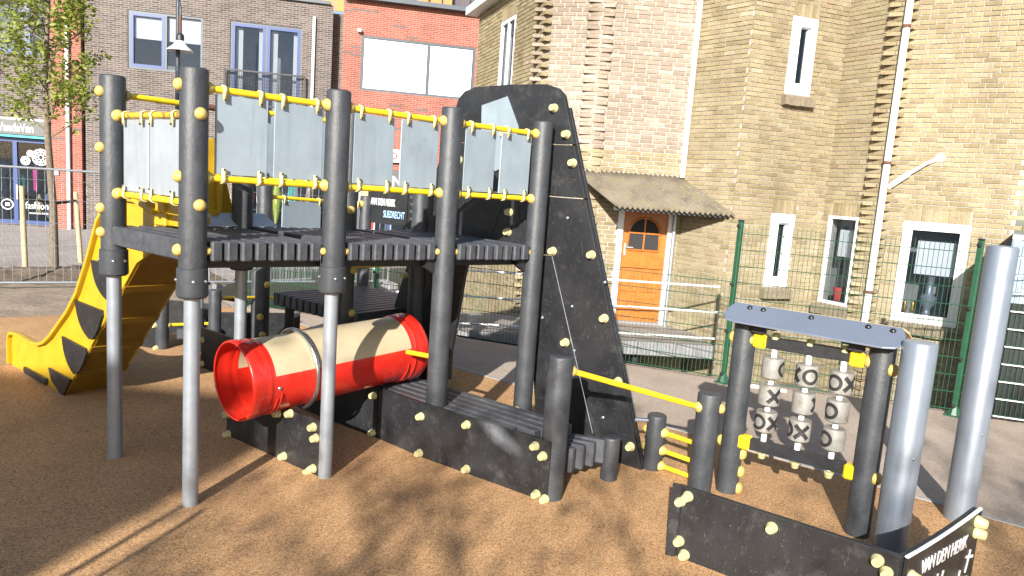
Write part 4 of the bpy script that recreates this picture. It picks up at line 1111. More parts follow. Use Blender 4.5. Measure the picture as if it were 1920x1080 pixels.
# windows
def window(f, r, fr=.07, kind='plain', mat='white_paint', depth=.05, sash=None, room=True, glass='glass'):
    a, b, c, e = r
    mb = MB()
    def bar(t0, t1, z0, z1, k0=-depth, dk=.06): mb.box(f.p((t0 + t1) / 2, (z0 + z1) / 2, k0 + dk / 2), f.d * (t1 - t0), f.n * dk, UP * (z1 - z0), .004)
    bar(a, a + fr, c, e); bar(b - fr, b, c, e); bar(a + fr, b - fr, e - fr, e); bar(a + fr, b - fr, c, c + fr)
    if sash:
        for s in sash: bar(a + (b - a) * s - fr * .4, a + (b - a) * s + fr * .4, c + fr, e - fr)
    w_ = obj('window', mb, mat, house)
    obj('pane', MB().box(f.p((a + b) / 2, (c + e) / 2, -depth + .015), f.d * (b - a - 2 * fr), f.n * .008, UP * (e - c - 2 * fr)), glass, w_)
    if room:
        rm = MB(); D_ = -.62
        rm.quad(f.p(a - .3, c - .1, D_), f.p(b + .3, c - .1, D_), f.p(b + .3, e + .1, D_), f.p(a - .3, e + .1, D_))
        for t in (a - .3, b + .3): rm.quad(f.p(t, c - .1, D_), f.p(t, e + .1, D_), f.p(t, e + .1, -.25), f.p(t, c - .1, -.25))
        rm.quad(f.p(a - .3, e + .1, D_), f.p(b + .3, e + .1, D_), f.p(b + .3, e + .1, -.25), f.p(a - .3, e + .1, -.25))
        rm.quad(f.p(a - .3, c - .02, D_), f.p(b + .3, c - .02, D_), f.p(b + .3, c - .02, -.06), f.p(a - .3, c - .02, -.06))
        obj('room', rm, 'interior_room', w_)
    return w_
def brick_sill(f, r, over=.05, h=.19, out=.13):
    a, b, c, e = r; L_ = b - a + 2 * over; n_ = max(2, round(L_ / .105))
    for i in range(n_):
        t = a - over + L_ * i / n_; q = t + L_ / n_ - .007; j = rb.uniform(-.006, .006)
        obj('sill_brick', MB().prism([f.p(t, c - .004, -.02), f.p(t, c - .05, out + j), f.p(t, c - h + j, out - .01 + j), f.p(t, c - h - .015, -.02)], f.d * (q - t)), 'sill_stone', house, bevel=.005)
wn = window(F1_, r1, sash=(.5,), glass='glass_blue')
for r in (r5a, r5b):
    a, b, c, e = r
    ww = window(F5_, r, fr=(b - a) * .36, glass='glass'); brick_sill(F5_, r)
    obj('vent', MB().box(F5_.p((a + b) / 2 + .02, e - .16, .012), F5_.d * .2, F5_.n * .02, UP * .035, .004), 'galv', ww)
w6 = window(F6_, r6, fr=.05, glass='glass'); brick_sill(F6_, r6)
w7 = window(F7_, r7, fr=.13); brick_sill(F7_, r7, .03)
a, b, c, e = r7
obj('blind', MB().box(F7_.p((a + b) / 2 + .05, e - .55, -.18), F7_.d * (b - a - .34), F7_.n * .02, UP * .52, .004), 'blind_white', w7)
vz = MB().lathe(F7_.p((a + b) / 2 + .02, c + .13, -.30), UP, [(.07, 0), (.05, .02), (.05, .08), (.11, .16), (.12, .26), (.05, .32), (.045, .55), (.10, .62), (.13, .70)], 18)
obj('vase', vz, 'steel', w7, smooth=50)
for q in (-.28, -.17): obj('figurine', MB().lathe(F7_.p((a + b) / 2 + q, c + .13, -.22), UP, [(.03, 0), (.04, .05), (.025, .1), (.03, .14), (.01, .18)], 10), 'brass', w7, smooth=50)
a, b, c, e = r6
obj('blind', MB().box(F6_.p((a + b) / 2, e - .45, -.25), F6_.d * (b - a - .15), F6_.n * .02, UP * .45), 'blind_white', w6)
obj('plant_pot', MB().lathe(F6_.p((a + b) / 2 - .1, c + .05, -.25), UP, [(.06, 0), (.09, .2), (.08, .22)], 12), 'redcloth', w6, smooth=50)
# door
a, b, c, e = r_door
fr = MB()
for t0, t1, z0, z1 in ((a, a + .10, c, e), (b - .10, b, c, e), (a + .1, b - .1, e - .08, e)): fr.box(F3_.p((t0 + t1) / 2, (z0 + z1) / 2, .0), F3_.d * (t1 - t0), F3_.n * .10, UP * (z1 - z0), .005)
door = obj('door', MB().box(F3_.p((a + b) / 2, (c + e) / 2 - .02, -.07), F3_.d * (b - a - .2), F3_.n * .05, UP * (e - c - .06), .004), 'door_orange', house)
obj('door_frame', fr, 'white_paint', house)
dw = b - a - .2; dm = (a + b) / 2; zt_, zb_ = e - .10, c
def dbox(t0, t1, z0, z1, k, dk, mat, nm): return obj(nm, MB().box(F3_.p((t0 + t1) / 2, (z0 + z1) / 2, k), F3_.d * (t1 - t0), F3_.n * dk, UP * (z1 - z0), .004), mat, door)
gl = [F3_.p(dm - .27, zt_ - .70, -.04), F3_.p(dm + .27, zt_ - .70, -.04)] + [F3_.p(dm + .27 * math.cos(R_(q)), zt_ - .40 + .27 * math.sin(R_(q)), -.04) for q in range(0, 181, 15)]
obj('arched_pane', MB().prism(gl, F3_.n * .006), 'interior_dark', door)
rim_ = MB(); rim_.tube(gl, .022, 6, closed=True); obj('arch_moulding', rim_, 'door_orange', door)
dbox(dm - .014, dm + .014, zt_ - .70, zt_ - .13, -.03, .03, 'door_orange', 'glazing_bar'); dbox(dm - .27, dm + .27, zt_ - .415, zt_ - .385, -.03, .03, 'door_orange', 'glazing_bar')
dbox(dm - dw / 2 + .01, dm + dw / 2 - .01, zb_ + .98, zb_ + 1.03, -.03, .05, 'door_orange', 'weather_bar')
for t0, t1 in ((dm - .33, dm - .04), (dm + .04, dm + .33)):
    for z0, z1 in ((zb_ + .10, zb_ + .46), (zb_ + .56, zb_ + .90)): dbox(t0, t1, z0, z1, -.04, .03, 'door_orange', 'panel')
hx = dm - dw / 2 + .07
dbox(hx - .02, hx + .02, zb_ + 1.18, zb_ + 1.40, -.04, .02, 'galv', 'handle_plate'); dbox(hx, hx + .14, zb_ + 1.32, zb_ + 1.345, .0, .02, 'galv', 'handle')
dbox(dm - dw / 2, dm + dw / 2, zb_ - .02, zb_ + .03, -.02, .1, 'concrete', 'threshold')
# canopy of corrugated sheet
ca = F3_.st(1098, 318)[0] - .25; cb_ = F3_.L - .01
zt2, zf = 2.62, 2.06; out = F4_.L + .10
mb = MB(); k = 138; cdir = F4_.d
for i in range(k + 1):
    t = ca + (F3_.L - .03 - ca) * i / k; wv = .032 * math.sin(i * 2 * math.pi / 6)
    for j in range(5):
        q = j / 4; mb.v.append(F3_.p(t, zt2 + (zf - zt2) * q + wv, .01) + cdir * out * q)
mb.f = [(i * 5 + j, (i + 1) * 5 + j, (i + 1) * 5 + j + 1, i * 5 + j + 1) for i in range(k) for j in range(4)]
cn = obj('canopy', mb, 'weathered_sheet', house, smooth=50); md = cn.modifiers.new('thick', 'SOLIDIFY'); md.thickness = .008
obj('canopy_beam', MB().beam(F3_.p(ca + .05, zf - .03, .0) + cdir * (out - .12), F3_.p(cb_ - .08, zf - .03, .0) + cdir * (out - .12), .05, .06), 'lead_dark', cn)
# rain pipes
def pipe(pts, r=.045, mat='white_paint'):
    o = obj('rain_pipe', MB().tube(pts, r, 12), mat, house, smooth=50); return o
pipe([F3_.p(F3_.L - .05, WT, .06), F3_.p(F3_.L - .05, zt2 + .0, .06)])
pipe([F3_.p(F3_.L - .10, zf + .3, .08), F3_.p(F3_.L - .10, -.0, .08)], .04, 'galv')
t7 = F7_.st(1665, 300)[0]
rp_ = pipe([F7_.p(t7, WT, .07), F7_.p(t7, -.05, .07)], .052)
for z in (5.07, 3.03, 1.0): obj('pipe_clip', MB().lathe(F7_.p(t7, z, .07), UP, [(.062, -.02), (.066, 0), (.062, .03)], 12), 'rust', rp_)
t8, z8 = F7_.st(1665, 352); t9, z9 = F7_.st(1755, 300)
br_ = pipe([F7_.p(t8, z8, .07), F7_.p(t8 + (t9 - t8) * .45, z8 + (z9 - z8) * .50, .09), F7_.p(t8 + (t9 - t8) * .46, z8 + (z9 - z8) * .5, .09)], .042)
pipe([F7_.p(t8 + (t9 - t8) * .4, z8 + (z9 - z8) * .45, .085), F7_.p(t8 + (t9 - t8) * .8, z8 + (z9 - z8) * .86, .08), F7_.p(t9, z9, .03)], .026)
obj('patch', MB().lathe(F7_.p(t9 + .05, z9 + .03, .012), F7_.n, [(.08, 0), (.06, .012)], 9), 'mortar', house)
# entrance bridge
brg = thing('entrance_bridge', F3_.p(.8, 0, .7), 'grey concrete landing with white railings in front of the orange door', 'landing')
Lz = .02
l0 = gz(1337, 648, Lz); dB = Vector((-.815, .58, 0)); l0.z = 0
back = F3_.p(F3_.L - .05, 0, .02); 
fr0 = l0; fr1 = l0 + dB * 5.4
slab = [Vector((fr0.x, fr0.y, 0)), Vector((fr1.x, fr1.y, 0)), Vector((fr1.x + .75, fr1.y + 1.05, 0)), Vector((F2_.p(0, 0, .12).x, F2_.p(0, 0, .12).y, 0)), F3_.p(.05, 0, .03), F3_.p(F3_.L - .06, 0, .03), F4_.p(F4_.L * .5, 0, .04)]
obj('slab', MB().prism([Vector((p.x, p.y, -.02)) for p in slab], UP * .04), 'path_tile', brg)
for i in range(9):
    a = fr0 + dB * (.6 * i + .003); b = fr0 + dB * (.6 * i + .597); nB = Vector((dB.y, -dB.x, 0)); 
    obj('edge_block', MB().beam(a + UP * -.085 - nB * .0 , b + UP * -.085, .10, .21, ch=.006), 'concrete', brg)
for t in (1.2, 3.2): obj('pier', MB().cyl(fr0 + dB * t + Vector((.15, .15, -.8)), fr0 + dB * t + Vector((.15, .15, -.05)), .06, 10), 'dark_plastic', brg)
obj('back_shade_wall', MB().beam(fr0 + dB * .2 + Vector((.6, .8, -.45)), fr0 + dB * 5.2 + Vector((.6, .8, -.45)), .1, .7), 'yellow_brick', brg)
for z in (.95, .55, .13):
    obj('railing_bar', MB().cyl(fr0 + dB * -.02 + UP * z, fr1 + UP * z, .016, 8), 'white_paint', brg)
for t in (2.6, 4.0, 5.3): obj('railing_post', MB().cyl(fr0 + dB * t + UP * .0, fr0 + dB * t + UP * .97, .02, 8), 'white_paint', brg)

# ================================================================== STREET BEHIND: brown and red brick buildings
fb = gz(100, 427); ANG = -26.5
fl = hit((fb.x, fb.y), ANG, -260, 400); frr = hit((fb.x, fb.y), ANG, 1080, 300)
BF = Face(fl, frr)
def tx(x, y): return BF.st(x, y)[0]
def facade(parent, f, t0, t1, z0, z1, opens, mat, k=0.0, th=.35, name='wall'):
    ts = sorted({t0, t1} | {t for o in opens for t in o[:2]}); zs = sorted({z0, z1} | {z for o in opens for z in o[2:]})
    mb = MB()
    for i in range(len(ts) - 1):
        for j in range(len(zs) - 1):
            tm, zm = (ts[i] + ts[i + 1]) / 2, (zs[j] + zs[j + 1]) / 2
            if any(o[0] < tm < o[1] and o[2] < zm < o[3] for o in opens): continue
            mb.quad(f.p(ts[i], zs[j], k), f.p(ts[i + 1], zs[j], k), f.p(ts[i + 1], zs[j + 1], k), f.p(ts[i], zs[j + 1], k))
    for a, b, c, e in opens:
        for (p, q) in (((a, c), (a, e)), ((a, e), (b, e)), ((b, e), (b, c)), ((b, c), (a, c))):
            mb.quad(f.p(*p, k), f.p(*q, k), f.p(*q, k - .14), f.p(*p, k - .14))
    for t in (t0, t1): mb.quad(f.p(t, z0, k), f.p(t, z1, k), f.p(t, z1, k - 6), f.p(t, z0, k - 6))
    mb.quad(f.p(t0, z1, k), f.p(t1, z1, k), f.p(t1, z1, k - 6), f.p(t0, z1, k - 6))
    return obj(name, mb, mat, parent, recalc=False, uvf=lambda p: ((p - f.a).dot(f.d) + (p - f.a).dot(f.n), p.z))
def fwin(parent, f, r, k, fr=.07, mull=(), fmat='grey_frame', sash=None, blind=None, glass='glass_blue', depth=.12, curtain=False, back='interior_room'):
    a, b, c, e = r; mb = MB()
    def bar(t0, t1, z0, z1, kk=k - depth, dk=.07): mb.box(f.p((t0 + t1) / 2, (z0 + z1) / 2, kk + dk / 2), f.d * (t1 - t0), f.n * dk, UP * (z1 - z0))
    bar(a, a + fr, c, e); bar(b - fr, b, c, e); bar(a + fr, b - fr, e - fr, e); bar(a + fr, b - fr, c, c + fr)
    ed = [a + fr] + [a + (b - a) * s for s in mull] + [b - fr]
    for s in mull: bar(a + (b - a) * s - fr / 2, a + (b - a) * s + fr / 2, c + fr, e - fr)
    o = obj('window', mb, fmat, parent)
    for i in range(len(ed) - 1):
        t0 = ed[i] + (fr / 2 if i else 0); t1 = ed[i + 1] - (fr / 2 if i < len(ed) - 2 else 0); z0, z1 = c + fr, e - fr
        if sash and i in sash:
            sm = MB(); q = .085
            for x0, x1, y0, y1 in ((t0, t0 + q, z0, z1), (t1 - q, t1, z0, z1), (t0 + q, t1 - q, z1 - q, z1), (t0 + q, t1 - q, z0, z0 + q)):
                sm.box(f.p((x0 + x1) / 2, (y0 + y1) / 2, k - depth + .045), f.d * (x1 - x0), f.n * .06, UP * (y1 - y0))
            obj('sash', sm, 'blue_frame', o)
        obj('pane', MB().box(f.p((t0 + t1) / 2, (z0 + z1) / 2, k - depth + .02), f.d * (t1 - t0 - .004), f.n * .01, UP * (z1 - z0 - .004)), glass, o)
        if blind: obj('blind', MB().box(f.p((t0 + t1) / 2, z1 - (z1 - z0) * blind / 2, k - depth - .05), f.d * (t1 - t0 - .02), f.n * .02, UP * (z1 - z0) * blind), 'blind_white', o)
        if curtain:
            cm = MB(); cm.box(f.p(t0 + .16, (z0 + z1) / 2, k - depth - .12), f.d * .28, f.n * .04, UP * (z1 - z0)); cm.box(f.p(t1 - .12, (z0 + z1) / 2, k - depth - .12), f.d * .2, f.n * .04, UP * (z1 - z0)); obj('curtain', cm, 'curtain', o)
    obj('room', MB().box(f.p((a + b) / 2, (c + e) / 2, k - depth - 1.3), f.d * (b - a + .4), f.n * .05, UP * (e - c + .3)), back, o)
    return o
def frect(x0, y0, x1, y1, x2, y2, x3, y3): return BF.rect(x0, y0, x1, y1, x2, y2, x3, y3)
brown = thing('apartment_building', BF.p(tx(400, 300), 0), 'brown brick apartment block with blue framed windows and small balcony', 'building')
tA = tx(160, 200); tB = tx(614, 150); tC = tx(640, 150)
zpar = BF.st(590, 6)[1]
w1 = frect(239, 17, 381, 33, 379, 141, 240, 127); w2 = frect(431, 38, 566, 53, 563, 235, 430, 222)
g1_ = (tx(440, 400), tx(612, 400), .25, 2.75)
facade(brown, BF, tA, tB, -.2, zpar, [w1, w2, g1_], 'brown_brick')
fwin(brown, BF, w1, 0, mull=(.5,), sash=(0,), blind=.46, depth=.10)
dw2 = fwin(brown, BF, w2, 0, fr=.06, mull=(.5,), sash=(0, 1), depth=.10, curtain=True)
fwin(brown, BF, g1_, 0, fr=.08, mull=(.33, .66), fmat='grey_frame', glass='glass', back='interior_dark')
for i, (q, m_) in enumerate(((.12, 'pink'), (.30, 'redcloth'), (.42, 'lime'), (.60, 'teal'), (.8, 'ochre'))):
    obj('display_item', MB().lathe(BF.p(g1_[0] + (g1_[1] - g1_[0]) * q, .5, -.5), UP, [(.05, 0), (.16, .5), (.20, .9), (.12, 1.25), (.05, 1.35)], 8), m_, brown, smooth=60)
obj('parapet_cap', MB().box(BF.p((tA + tB) / 2, zpar + .05, -.1), BF.d * (tB - tA + .06), BF.n * .4, UP * .10), 'grey_frame', brown)
# french balcony
a, b, c, e = w2; zr = BF.st(500, 138)[1]; zb2 = zr - 1.05
bl = obj('balcony_rail', MB().box(BF.p((a + b) / 2, zr, .14), BF.d * (b - a + .28), BF.n * .05, UP * .05).box(BF.p((a + b) / 2, zb2, .14), BF.d * (b - a + .28), BF.n * .05, UP * .05)
    .box(BF.p(a - .13, (zr + zb2) / 2, .14), BF.d * .05, BF.n * .05, UP * 1.05).box(BF.p(b + .13, (zr + zb2) / 2, .14), BF.d * .05, BF.n * .05, UP * 1.05), 'dark_metal', brown)
mb = MB(); i = 0
while a - .1 + .06 * i < b + .12: mb.cyl(BF.p(a - .1 + .06 * i, zb2, .14), BF.p(a - .1 + .06 * i, zr, .14), .007, 4); i += 1
for z in [zb2 + .1 * j for j in range(1, 10)]: mb.cyl(BF.p(a - .12, z, .14), BF.p(b + .12, z, .14), .004, 4)
obj('mesh_infill', mb, 'dark_metal', bl)
tp2 = tx(588, 100)
obj('rain_pipe', MB().cyl(BF.p(tp2, 0, .06), BF.p(tp2, BF.st(589, 32)[1], .06), .05, 10), 'white_paint', brown, smooth=50)
facade(brown, BF, tB, tC, -.2, zpar - .15, [], 'brown_brick', k=-.45, name='recessed_wall')
# set-back storey with orange panels
mb = MB(); t = tx(560, 10)
while t < tx(650, 10): mb.box(BF.p(t, zpar + 1.2, -1.2), BF.d * .40, BF.n * .05, UP * 2.2); t += .42
obj('orange_cladding', mb, 'wood_orange_panel', brown)

red = thing('apartment_building', BF.p(tx(770, 300), 0), 'red brick apartment block with a wide white-screened window', 'building')
tD = tx(905, 100) + 3.0; zled = BF.st(790, 14)[1]
w3 = frect(678, 66, 893, 90, 891, 190, 675, 168); w3 = (w3[0], w3[0] + (tx(803, 120) - w3[0]) / .585, w3[2], w3[3])
gs = (tC + .5, tC + 4.6, .15, 2.5)
facade(red, BF, tC, tD, -.2, zled, [w3, gs], 'red_brick', k=.02)
w3o = fwin(red, BF, w3, .02, fr=.07, mull=(.585,), depth=.08)
for t0, t1 in ((w3[0] + .09, w3[0] + (w3[1] - w3[0]) * .585 - .05), (w3[0] + (w3[1] - w3[0]) * .585 + .05, w3[1] - .09)):
    obj('outside_screen', MB().box(BF.p((t0 + t1) / 2, (w3[2] + w3[3]) / 2, -.035), BF.d * (t1 - t0), BF.n * .012, UP * (w3[3] - w3[2] - .16)), 'blind_white', w3o)
obj('camera_box', MB().box(BF.p(w3[0] - .08, w3[3] + .12, .12), BF.d * .14, BF.n * .14, UP * .1, .02), 'white_paint', red)
fwin(red, BF, gs, .02, fr=.09, mull=(.3, .65), fmat='blue_frame', glass='glass', back='interior_dark')
obj('ledge', MB().box(BF.p((tC + tD) / 2, zled + .06, .05), BF.d * (tD - tC), BF.n * .5, UP * .14), 'grey_frame', red)
up = MB(); t = tC + 1.3
for i in range(9): up.box(BF.p(t + i * .95, zled + .75, -.3), BF.d * .06, BF.n * .06, UP * 1.3)
up.box(BF.p(tC + 5, zled + .95, -.3), BF.d * 8, BF.n * .06, UP * .07)
obj('balcony_rail', up, 'dark_metal', red)
obj('orange_cladding', MB().box(BF.p(tC + 3.1, zled + 1.4, -1.6), BF.d * 1.1, BF.n * .06, UP * 2.6).box(BF.p(tC + 8, zled + 1.4, -1.62), BF.d * 2, BF.n * .06, UP * 2.6), 'wood_orange_panel', red)
obj('upper_wall', MB().box(BF.p(tC + 7, zled + 1.4, -1.9), BF.d * 14.5, BF.n * .06, UP * 2.8), 'red_brick', red)
for i in range(4): obj('upper_window', MB().box(BF.p(tC + 1.4 + i * 3.1, zled + 1.3, -1.8), BF.d * 2.0, BF.n * .08, UP * 2.2), 'glass_blue', red)
for i, (q, m_) in enumerate(((.1, 'sign_white'), (.35, 'redcloth'))):
    pass
si = thing('shop_sign', BF.p(tx(742, 295), 3.0, .2), 'small white shop sign with red ring on the red brick front', 'sign')
q = BF.st(743, 293)
obj('plate', MB().box(BF.p(q[0], q[1], .13), BF.d * 1.5, BF.n * .1, UP * .42), 'sign_white', si)
obj('ring', MB().tube([BF.p(q[0] - .1 + .10 * math.cos(R_(a)), q[1] + .10 * math.sin(R_(a)), .19) for a in range(0, 360, 20)], .022, 6, closed=True), 'redcloth', si)
fa_ = thing('shop_fascia', BF.p(tx(740, 330), 2.4, .2), 'dark shop fascia with white capital letters glimpsed between two panels', 'sign')
q = BF.st(742, 340)
obj('plate', MB().box(BF.p(q[0] + .3, q[1] + .05, .12), BF.d * 3.2, BF.n * .1, UP * .62), 'shop_sign_grey', fa_)
lettering('NI', BF.p(q[0] - .12, q[1] - .16, .175), BF.d, UP, .34, 'letter_white', fa_, bold=.02)
po_ = thing('poster_stand', gz(690, 470), 'red and cream poster board left of the black name board', 'poster')
pc = gdep(688, 390, 17.5)
obj('frame', MB().box(pc + Vector((0, 0, -.4)), BF.d * .42, BF.n * .06, UP * 1.9), 'sign_white', po_)
for dz, m_, hh in ((.34, 'ochre', .36), (.0, 'letter_blue', .28), (-.34, 'redcloth', .34)):
    obj('picture', MB().box(pc + UP * dz + BF.n * .035, BF.d * .36, BF.n * .01, UP * hh), m_, po_)

# clothes shop on the left
shop = thing('clothes_shop', BF.p(tx(40, 400), 0), 'blue fronted clothes shop with grey sign on the far left', 'shop')
tS0 = tx(-250, 300); tS1 = tx(100, 300); tS2 = tx(155, 200)
zu = BF.st(60, 230)[1]
w4 = (tx(-120, 50), tx(100, 50), BF.st(0, 100)[1], BF.st(0, 100)[1] + 2.4)
front = (tS0 + .3, tS1 - .02, .06, zu - .02)
facade(shop, BF, tS0, tS1, -.2, zpar, [w4, front], 'brown_brick')
facade(shop, BF, tS1, tS2, -.2, zpar, [], 'red_brick', k=.10, name='pier')
facade(shop, BF, tS2, tA, -.2, zpar, [], 'brown_brick', k=-.55, name='recess')
fwin(shop, BF, w4, 0, mull=(.45, .75), sash=(1, 2), depth=.12)
obj('rain_pipe', MB().cyl(BF.p(tx(131, 200), 0, .17), BF.p(tx(131, 200), zpar, .17), .055, 10), 'white_paint', shop, smooth=50)
obj('junction_box', MB().box(BF.p(tx(109, 324), BF.st(109, 324)[1], .13), BF.d * .12, BF.n * .05, UP * .13), 'sign_white', shop)
s0z = BF.st(40, 253)[1]; s1z = BF.st(40, 226)[1]
fa2 = obj('fascia', MB().box(BF.p((tS0 + tS1) / 2 + .1, (s0z + s1z) / 2, .06), BF.d * (tS1 - tS0 - .3), BF.n * .14, UP * (s1z - s0z)), 'shop_sign_grey', shop)
obj('light_strip', MB().box(BF.p((tS0 + tS1) / 2 + .1, s0z - .05, .07), BF.d * (tS1 - tS0 - .3), BF.n * .12, UP * .06), 'cyan', fa2)
obj('trim', MB().box(BF.p((tS0 + tS1) / 2 + .1, s1z + .03, .06), BF.d * (tS1 - tS0 - .3), BF.n * .15, UP * .05), 'sign_white', fa2)
lettering('VandeVen', BF.p(tx(0, 245), BF.st(20, 246)[1], .135), BF.d, UP, .26, 'letter_white', fa2, width=tx(66, 245) - tx(0, 245), bold=.012)
tm_ = tx(27, 340)
sw = fwin(shop, BF, (front[0], front[1], front[2], s0z - .1), 0, fr=.12, mull=((tm_ - front[0]) / (front[1] - front[0]), (tm_ - front[0]) / (front[1] - front[0]) - .3), fmat='blue_frame', glass='glass', back='interior_dark', depth=.14)
# window decals
q0, q1 = BF.st(57, 279), BF.st(92, 311)
def decal(cx_, cz_, r, k=-.10):
    mb = MB()
    for rr in (r * .95, r * .62, r * .3): mb.tube([BF.p(cx_ + rr * math.cos(R_(a)), cz_ + rr * math.sin(R_(a)), k) for a in range(0, 360, 30)], r * .075, 4, closed=True)
    for a in range(0, 360, 45):
        ca_, sa2 = math.cos(R_(a)), math.sin(R_(a)); mb.tube([BF.p(cx_ + r * .2 * ca_, cz_ + r * .2 * sa2, k), BF.p(cx_ + r * ca_, cz_ + r * sa2, k)], r * .06, 4)
        mb.tube([BF.p(cx_ + r * .8 * ca_ + r * .18 * math.cos(R_(b)), cz_ + r * .8 * sa2 + r * .18 * math.sin(R_(b)), k) for b in range(0, 360, 60)], r * .07, 4, closed=True)
    return obj('lace_decal', mb, 'letter_white', sw)
cc = BF.st(74, 295); decal(cc[0], cc[1], .26); cc = BF.st(45, 301); decal(cc[0], cc[1], .14); cc = BF.st(47, 290); decal(cc[0] + .1, cc[1] + .05, .1)
q = BF.st(45, 391); lettering('fashion', BF.p(q[0], q[1], -.10), BF.d, UP, .22, 'letter_white', sw, width=tx(88, 391) - q[0])
q = BF.st(52, 401); lettering('women-kids', BF.p(q[0], q[1], -.10), BF.d, UP, .07, 'letter_white', sw, width=tx(88, 401) - q[0])
q = BF.st(11, 383); obj('round_logo', MB().tube([BF.p(q[0] + .16 * math.cos(R_(a)), q[1] + .15 * math.sin(R_(a)), -.10) for a in range(0, 360, 20)], .02, 5, closed=True).box(BF.p(q[0], q[1], -.10), BF.d * .12, BF.n * .01, UP * .1), 'letter_white', sw)
q = BF.st(33, 360); obj('door_handle', MB().box(BF.p(q[0], q[1], .02), BF.d * .04, BF.n * .05, UP * .45), 'galv', sw)
for (x, y, m_, w_, h_) in ((55, 335, 'pink', .14, .75), (85, 385, 'denim', .3, .8), (62, 385, 'ochre', .2, .5), (20, 400, 'sign_white', .25, .5)):
    q = BF.st(x, y); obj('garment', MB().lathe(BF.p(q[0], q[1] - h_ / 2, -.45), UP, [(w_ * .5, 0), (w_ * .55, h_ * .5), (w_ * .65, h_ * .85), (w_ * .2, h_), (.04, h_ + .08)], 10), m_, shop, smooth=60)
mq = thing('mannequin', BF.p(tx(20, 400), .1, -.6), 'shop mannequin in a teal jacket behind the left glass door', 'mannequin')
bp_ = BF.p(tx(17, 400), .15, -.5)
obj('legs', MB().lathe(bp_, UP, [(.09, 0), (.12, .5), (.15, .85), (.13, .9)], 12), 'denim', mq, smooth=60)
obj('jacket', MB().lathe(bp_, UP, [(.16, .85), (.17, 1.0), (.15, 1.15), (.20, 1.38), (.17, 1.46), (.06, 1.5)], 14).tube([bp_ + BF.d * -.18 + UP * 1.4, bp_ + BF.d * -.26 + UP * 1.15, bp_ + BF.d * -.22 + UP * .9], [.06, .055, .04], 8).tube([bp_ + BF.d * .18 + UP * 1.4, bp_ + BF.d * .25 + UP * 1.15, bp_ + BF.d * .2 + UP * .9], [.06, .055, .04], 8), 'teal', mq, smooth=60)
obj('head', MB().lathe(bp_, UP, [(.05, 1.48), (.05, 1.55), (.08, 1.6), (.10, 1.68), (.09, 1.76), (.05, 1.82), (.01, 1.83)], 14), 'skin', mq, smooth=60)

# ================================================================== TREES, STAKES, STREET LAMP, SITE FENCE
def leafy(parent, centers, count, size, rnd, mat='leaf', name='crown'):
    mb = MB()
    for _ in range(count):
        c, r = rnd.choice(centers)
        v = Vector((rnd.gauss(0, 1), rnd.gauss(0, 1), rnd.gauss(0, 1))).normalized() * r * rnd.random() ** .45
        p = Vector(c) + v; s = size * rnd.uniform(.6, 1.3)
        a = Vector((rnd.gauss(0, 1), rnd.gauss(0, 1), rnd.gauss(0, .6))).normalized(); b = a.cross(Vector((rnd.gauss(0, 1), rnd.gauss(0, 1), rnd.gauss(0, 1)))).normalized()
        mb.add([p - a * s, p + b * s * .42, p + a * s, p - b * s * .42], [(0, 1, 2, 3)])
    return obj(name, mb, mat, parent, recalc=False)
def limb(mb, p, d, L_, r, rnd, depth, tips, spread=.5, upb=.25):
    pts = [p]; rs_ = [r]; n_ = 5
    for i in range(n_):
        d = (d + Vector((rnd.gauss(0, .10), rnd.gauss(0, .10), rnd.gauss(0, .06) + upb * .1))).normalized(); p = p + d * L_ / n_; pts.append(p); rs_.append(r * (1 - .6 * (i + 1) / n_))
    mb.tube(pts, rs_, 6); tips.append(p); tips.append(pts[3])
    if depth:
        for i in range(rnd.choice((2, 3, 3))):
            j = rnd.randint(2, n_); dd = (d + Vector((rnd.gauss(0, spread), rnd.gauss(0, spread), rnd.gauss(0, spread * .6) + upb * .4))).normalized()
            limb(mb, pts[j], dd, L_ * rnd.uniform(.55, .8), rs_[j] * .75, rnd, depth - 1, tips, spread, upb)
tb = gz(102, 505)
tree = thing('young_tree', tb, 'young leafy street tree tied between wooden stakes on the left', 'tree')
rt = random.Random(5); tips = []; mb = MB()
mb.tube([tb - UP * .1, tb + Vector((.0, 0, 1.2)), tb + Vector((-.06, .02, 2.4)), tb + Vector((-.10, 0, 3.6)), tb + Vector((-.02, 0, 5.0)), tb + Vector((.0, 0, 6.2))], [.085, .07, .06, .05, .035, .015], 10)
for i in range(26):
    z = 2.55 + 3.3 * i / 26; a = i * 2.4; l = .95 * (1 - .45 * (z - 2.5) / 3.6)
    limb(mb, tb + Vector((-.07, 0, z)), Vector((math.cos(a), math.sin(a), .55)), l, .020, rt, 1, tips, .6, .4)
obj('trunk', mb, 'bark', tree, smooth=60)
cs = [(p, rt.uniform(.14, .30)) for p in tips]
leafy(tree, cs, 5600, .058, rt)
for (x, y), h, lab in (((48, 508), 1.62, 'left wooden stake holding the young tree'), ((152, 492), 1.50, 'right wooden stake leaning beside the young tree')):
    b_ = gz(x, y); t = thing('tree_stake', b_, lab, 'stake', 'stakes round the young tree')
    ln = Vector((-.08 if x > 100 else -.03, 0, h)); obj('pole', MB().cyl(b_ - UP * .1, b_ + ln, .05, 12, .045), 'wood_stake', t, smooth=40)
    q = b_ + ln * .88; e = tb + UP * 1.30
    obj('strap', MB().beam(q, e, .012, .06), 'strap', t)
